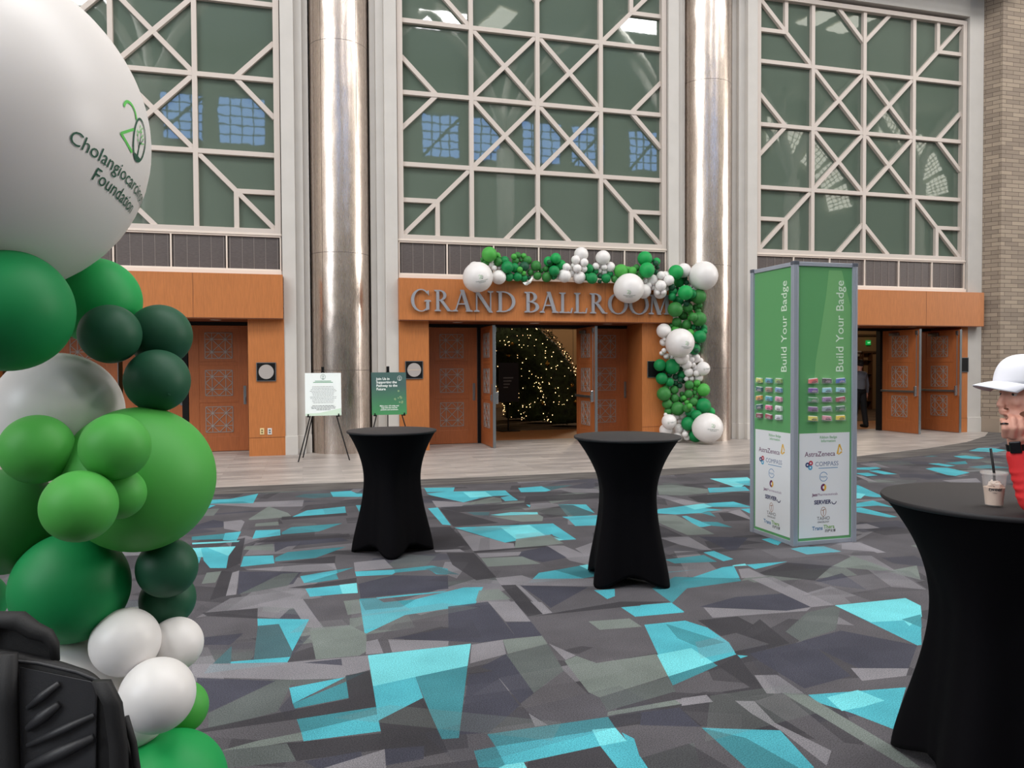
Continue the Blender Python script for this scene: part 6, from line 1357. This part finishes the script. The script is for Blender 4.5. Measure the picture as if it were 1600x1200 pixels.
# distant man seen from behind in the right doorway
bp_ = Vector((14.22, 17.15, 0)); m2 = empty('person', bp_, .12, 'man in a grey shirt and black trousers walking away through the right doorway', 'person')
sk = [((0, 0, 1.66), (.08, .095, .115), None), ((0, 0, 1.45), .055, (0, 0, 1.58), .055), ((-.17, 0, 1.4), .06, (.17, 0, 1.4), .06), ((0, 0, 1.3), .11, (0, 0, 1.05), .11),
      ((.2, 0, 1.38), .05, (.27, .0, 1.1), .042), ((.27, 0, 1.1), .04, (.3, .04, .87), .03), ((-.2, 0, 1.38), .05, (-.26, .02, 1.1), .042), ((-.26, .02, 1.1), .04, (-.24, -.08, .88), .03)]
for sd in (-1, 1):
    hx = sd*.24+(.06 if sd > 0 else .0)
    for q in range(4): sk.append(((hx+(q-1.5)*.017, .04*sd, .85), .011, (hx+(q-1.5)*.016, .04*sd-.01, .76+.008*abs(q-1.5)), .009))
    sk.append(((hx, .04*sd, .85), .032, (hx, .04*sd, .82), .03)); sk.append(((hx-sd*.02, .04*sd, .86), .012, (hx-sd*.045, .04*sd-.02, .81), .009))
for sd, fy in ((-1, .1), (1, -.12)): sk += [((sd*.09, 0, .95), .09, (sd*.1, fy*.4, .5), .06), ((sd*.1, fy*.4, .5), .055, (sd*.1, fy, .09), .04), ((sd*.1, fy-.03, .05), .04, (sd*.1, fy+.14, .04), .03)]
blob('body', M_skin, sk, m2, .012, 3)
M_shirt = pm('grey_shirt', (120, 122, 130), .8)
blob('shirt', M_shirt, [((-.16, 0, 1.4), .08, (.16, 0, 1.4), .08), ((0, 0, 1.35), (.21, .15, .15), None), ((0, 0, 1.15), (.18, .15, .24), None), ((.2, 0, 1.38), .065, (.27, 0, 1.1), .055), ((.27, 0, 1.1), .053, (.3, .04, .92), .043), ((-.2, 0, 1.38), .065, (-.26, .02, 1.1), .055), ((-.26, .02, 1.1), .053, (-.24, -.07, .94), .043)], m2, .012, 4)
tr = [((0, 0, .97), (.17, .13, .12), None)]
for sd, fy in ((-1, .1), (1, -.12)): tr += [((sd*.09, 0, .95), .105, (sd*.1, fy*.4, .5), .08), ((sd*.1, fy*.4, .5), .078, (sd*.1, fy, .1), .068)]
blob('trousers', pm('black_trousers', (12, 12, 14), .8), tr, m2, .012, 4)
for sd, fy in ((-1, .1), (1, -.12)): blob('shoe', M_black, [((sd*.1, fy-.03, .05), .05, (sd*.1, fy+.15, .045), .04)], m2, .012, 2)
blob('hair', pm('dark_hair', (28, 22, 20), .7), [((0, -.012, 1.69), (.09, .105, .11), None)], m2, .012, 2)

# ------------------------------------------------------------------ inside the ballroom
rr = random.Random(21); M_leaf = pm('dark_foliage', (30, 44, 26), .7, noise=(8, .4, (60, 80, 44))); M_bulb = pm('fairy_bulb', (255, 214, 150), .4, emit=((255, 212, 150), 7)); M_gold = pm('gold_bauble', (196, 156, 78), .25, .9)
bulbs = MB(); n_b = 0
for ai, (ax, ay, ar) in enumerate(((4.95, 20.0, 2.1), (4.75, 21.3, 2.0), (4.6, 22.6, 1.9))):
    root = empty('foliage_arch', (ax, ay, 0), 0, ['nearest dark foliage arch with fairy lights beyond the middle doors', 'middle dark foliage arch behind the nearest one', 'farthest dark foliage arch at the back of the row'][ai], 'topiary', 'foliage arches in the ballroom')
    core = MB(); pts = []
    def C(th, k=1): return Vector((ar*k*cos(th), 0, max(.0, (ar*1.22)*sin(th))))
    N_ = 26; core.tube([C(pi*i/N_) + Vector((0, 0, .12 if i in (0, N_) else 0)) for i in range(N_+1)], [.5*(1+.05*sin(i*3)) for i in range(N_+1)], 14); o = core.build('foliage_core', M_leaf, root, smooth=True)
    lf = MB(); bb = []
    for q in range(5200):
        th = pi*rr.random() if (q // 9) % 3 else pi*(.12+.76*rr.random()); a = 2*pi*rr.random(); c = C(th)+Vector((0, 0, .1)); rad = Vector((cos(th), 0, sin(th))); p = c+(rad*cos(a)+Vector((0, 1, 0))*sin(a))*rr.uniform(.46, .58)
        if p.z < .03: continue
        d = Vector((rr.uniform(-1, 1), rr.uniform(-1, 1), rr.uniform(-1, 1))).normalized()*rr.uniform(.04, .075); e = d.cross(Vector((rr.uniform(-1, 1), rr.uniform(-1, 1), rr.uniform(-1, 1)))).normalized()*.016
        lf.add([p-d, p+e, p+d, p-e], [(0, 1, 2, 3)])
        i_r = .007 if q % 2 else .011
        if q % 9 == 0: bulbs.sph(Vector((ax, ay, 0))+c+(p-c)*1.06, i_r, 6, 4)
        if q % 240 == 0 and p.z > .5: bb.append(Vector((ax, ay, 0))+c+(p-c)*1.12)
    lf.build('leaves', M_leaf, root)['kind'] = 'stuff'
    bl = []
    for k, p in enumerate(bb):
        if p.y > ay+.1: continue
        bl.append(p)
    bl.sort(key=lambda p: p.x)
    for k, p in enumerate(bl):
        m_ = MB(); m_.sph((0, 0, 0), .055, 16, 10); m_.cyl((0, 0, .05), (0, 0, .066), .012, n=10); o = m_.build('gold_bauble', M_gold, None, loc=p, smooth=True)
        hgt = 'high' if p.z > 2 else 'low' if p.z < 1.1 else 'at mid height'
        tag(o, 'gold bauble %s on the %s foliage arch, number %d from its left' % (hgt, ['nearest', 'middle', 'farthest'][ai], k+1), 'ornament', 'gold baubles on the foliage arches')
o = bulbs.build('fairy_lights', M_bulb, None); tag(o, 'warm white fairy lights scattered over the dark foliage arches', 'lights', kind='stuff')
c = at_y(787, 600, 19.4); st = empty('floor_sign', (c.x, 18.9, 0), .2, 'dark standing sign beside the foliage arch left of centre in the doorway', 'sign')
m_ = MB(); m_.box(-.28, .28, -.02, .02, .75, 1.75); m_.build('sign_board', pm('navy_sign', (20, 24, 36), .5), st, bevel=.004); m_ = MB(); m_.cyl((0, .03, 0), (0, .03, 1.6), .02); m_.box(-.25, .25, -.15, .2, 0, .02); m_.build('stand', M_black, st)
m_ = MB()
for k in range(4): m_.box(-.16, .12-.05*k, -.024, -.0205, 1.35-.08*k, 1.38-.08*k)
m_.build('sign_print', M_gprint, st)
c = at_y(1357, 535.5, 24.0); ex_ = empty('exit_sign', (c.x, 23.975, c.z), 0, 'small green lit EXIT sign beyond the right doorway', 'sign')
m_ = MB(); m_.box(-.085, .085, 0, .08, -.085, .085); m_.build('housing', pm('exit_green_face', (20, 150, 60), .5, emit=((16, 190, 80), .7)), ex_, bevel=.01)
t = MB(); put_text(t, 'EXIT', .06, lambda u, v: Vector((u, -.004, v)), bold=.02); t.build('lettering', pm('exit_letters', (200, 255, 210), .5, emit=((180, 255, 200), 1.5)), ex_)
mb = MB(); mb.box(12.5, 24, 24.06, 24.3, 0, 5.4); struct('wall_back', mb, pm('lobby_wall_beige', (158, 130, 96), .8), 'beige inner wall carrying the EXIT sign beyond the right doorway')
mb = MB(); mb.box(12.5, 24, 23.98, 24.06, 2.1, 2.16); mb.box(12.5, 24, 23.98, 24.06, 2.72, 2.78); mb.box(19.6, 19.7, 23.96, 24.06, 0, 2.1)
struct('trim_10', mb, pm('inner_trim', (96, 74, 54), .6), 'brown trim bands on the inner wall')
c = at_y(1341.5, 552.5, 23.9); m_ = MB(); m_.box(-.12, .12, -.01, .01, -.1, .1); o = m_.build('wall_notice', pm('paper_notice', (180, 172, 164), .6), None, loc=c); tag(o, 'small pale notice above the walking man in the right doorway', 'notice')
for k, (px, lab) in enumerate(((1348, 'left'), (1362, 'right'))):
    r = empty('wall_rack', (at_y(px-5, 575, 23.9).x, 23.85, 0), 0, 'dim wooden shelf unit on the far wall, %s one behind the walking man' % lab, 'shelf')
    m_ = MB(); m_.box(-.4, -.36, 0, .2, 0, 2.1); m_.box(.1, .14, 0, .2, 0, 2.1); m_.build('upright', pm('rack_wood', (90, 60, 38), .6), r)
    m_ = MB()
    for z in (.3, .8, 1.3, 1.8, 2.08): m_.box(-.36, .1, 0, .2, z, z+.03)
    m_.build('shelf', pm('rack_wood', (90, 60, 38), .6), r)
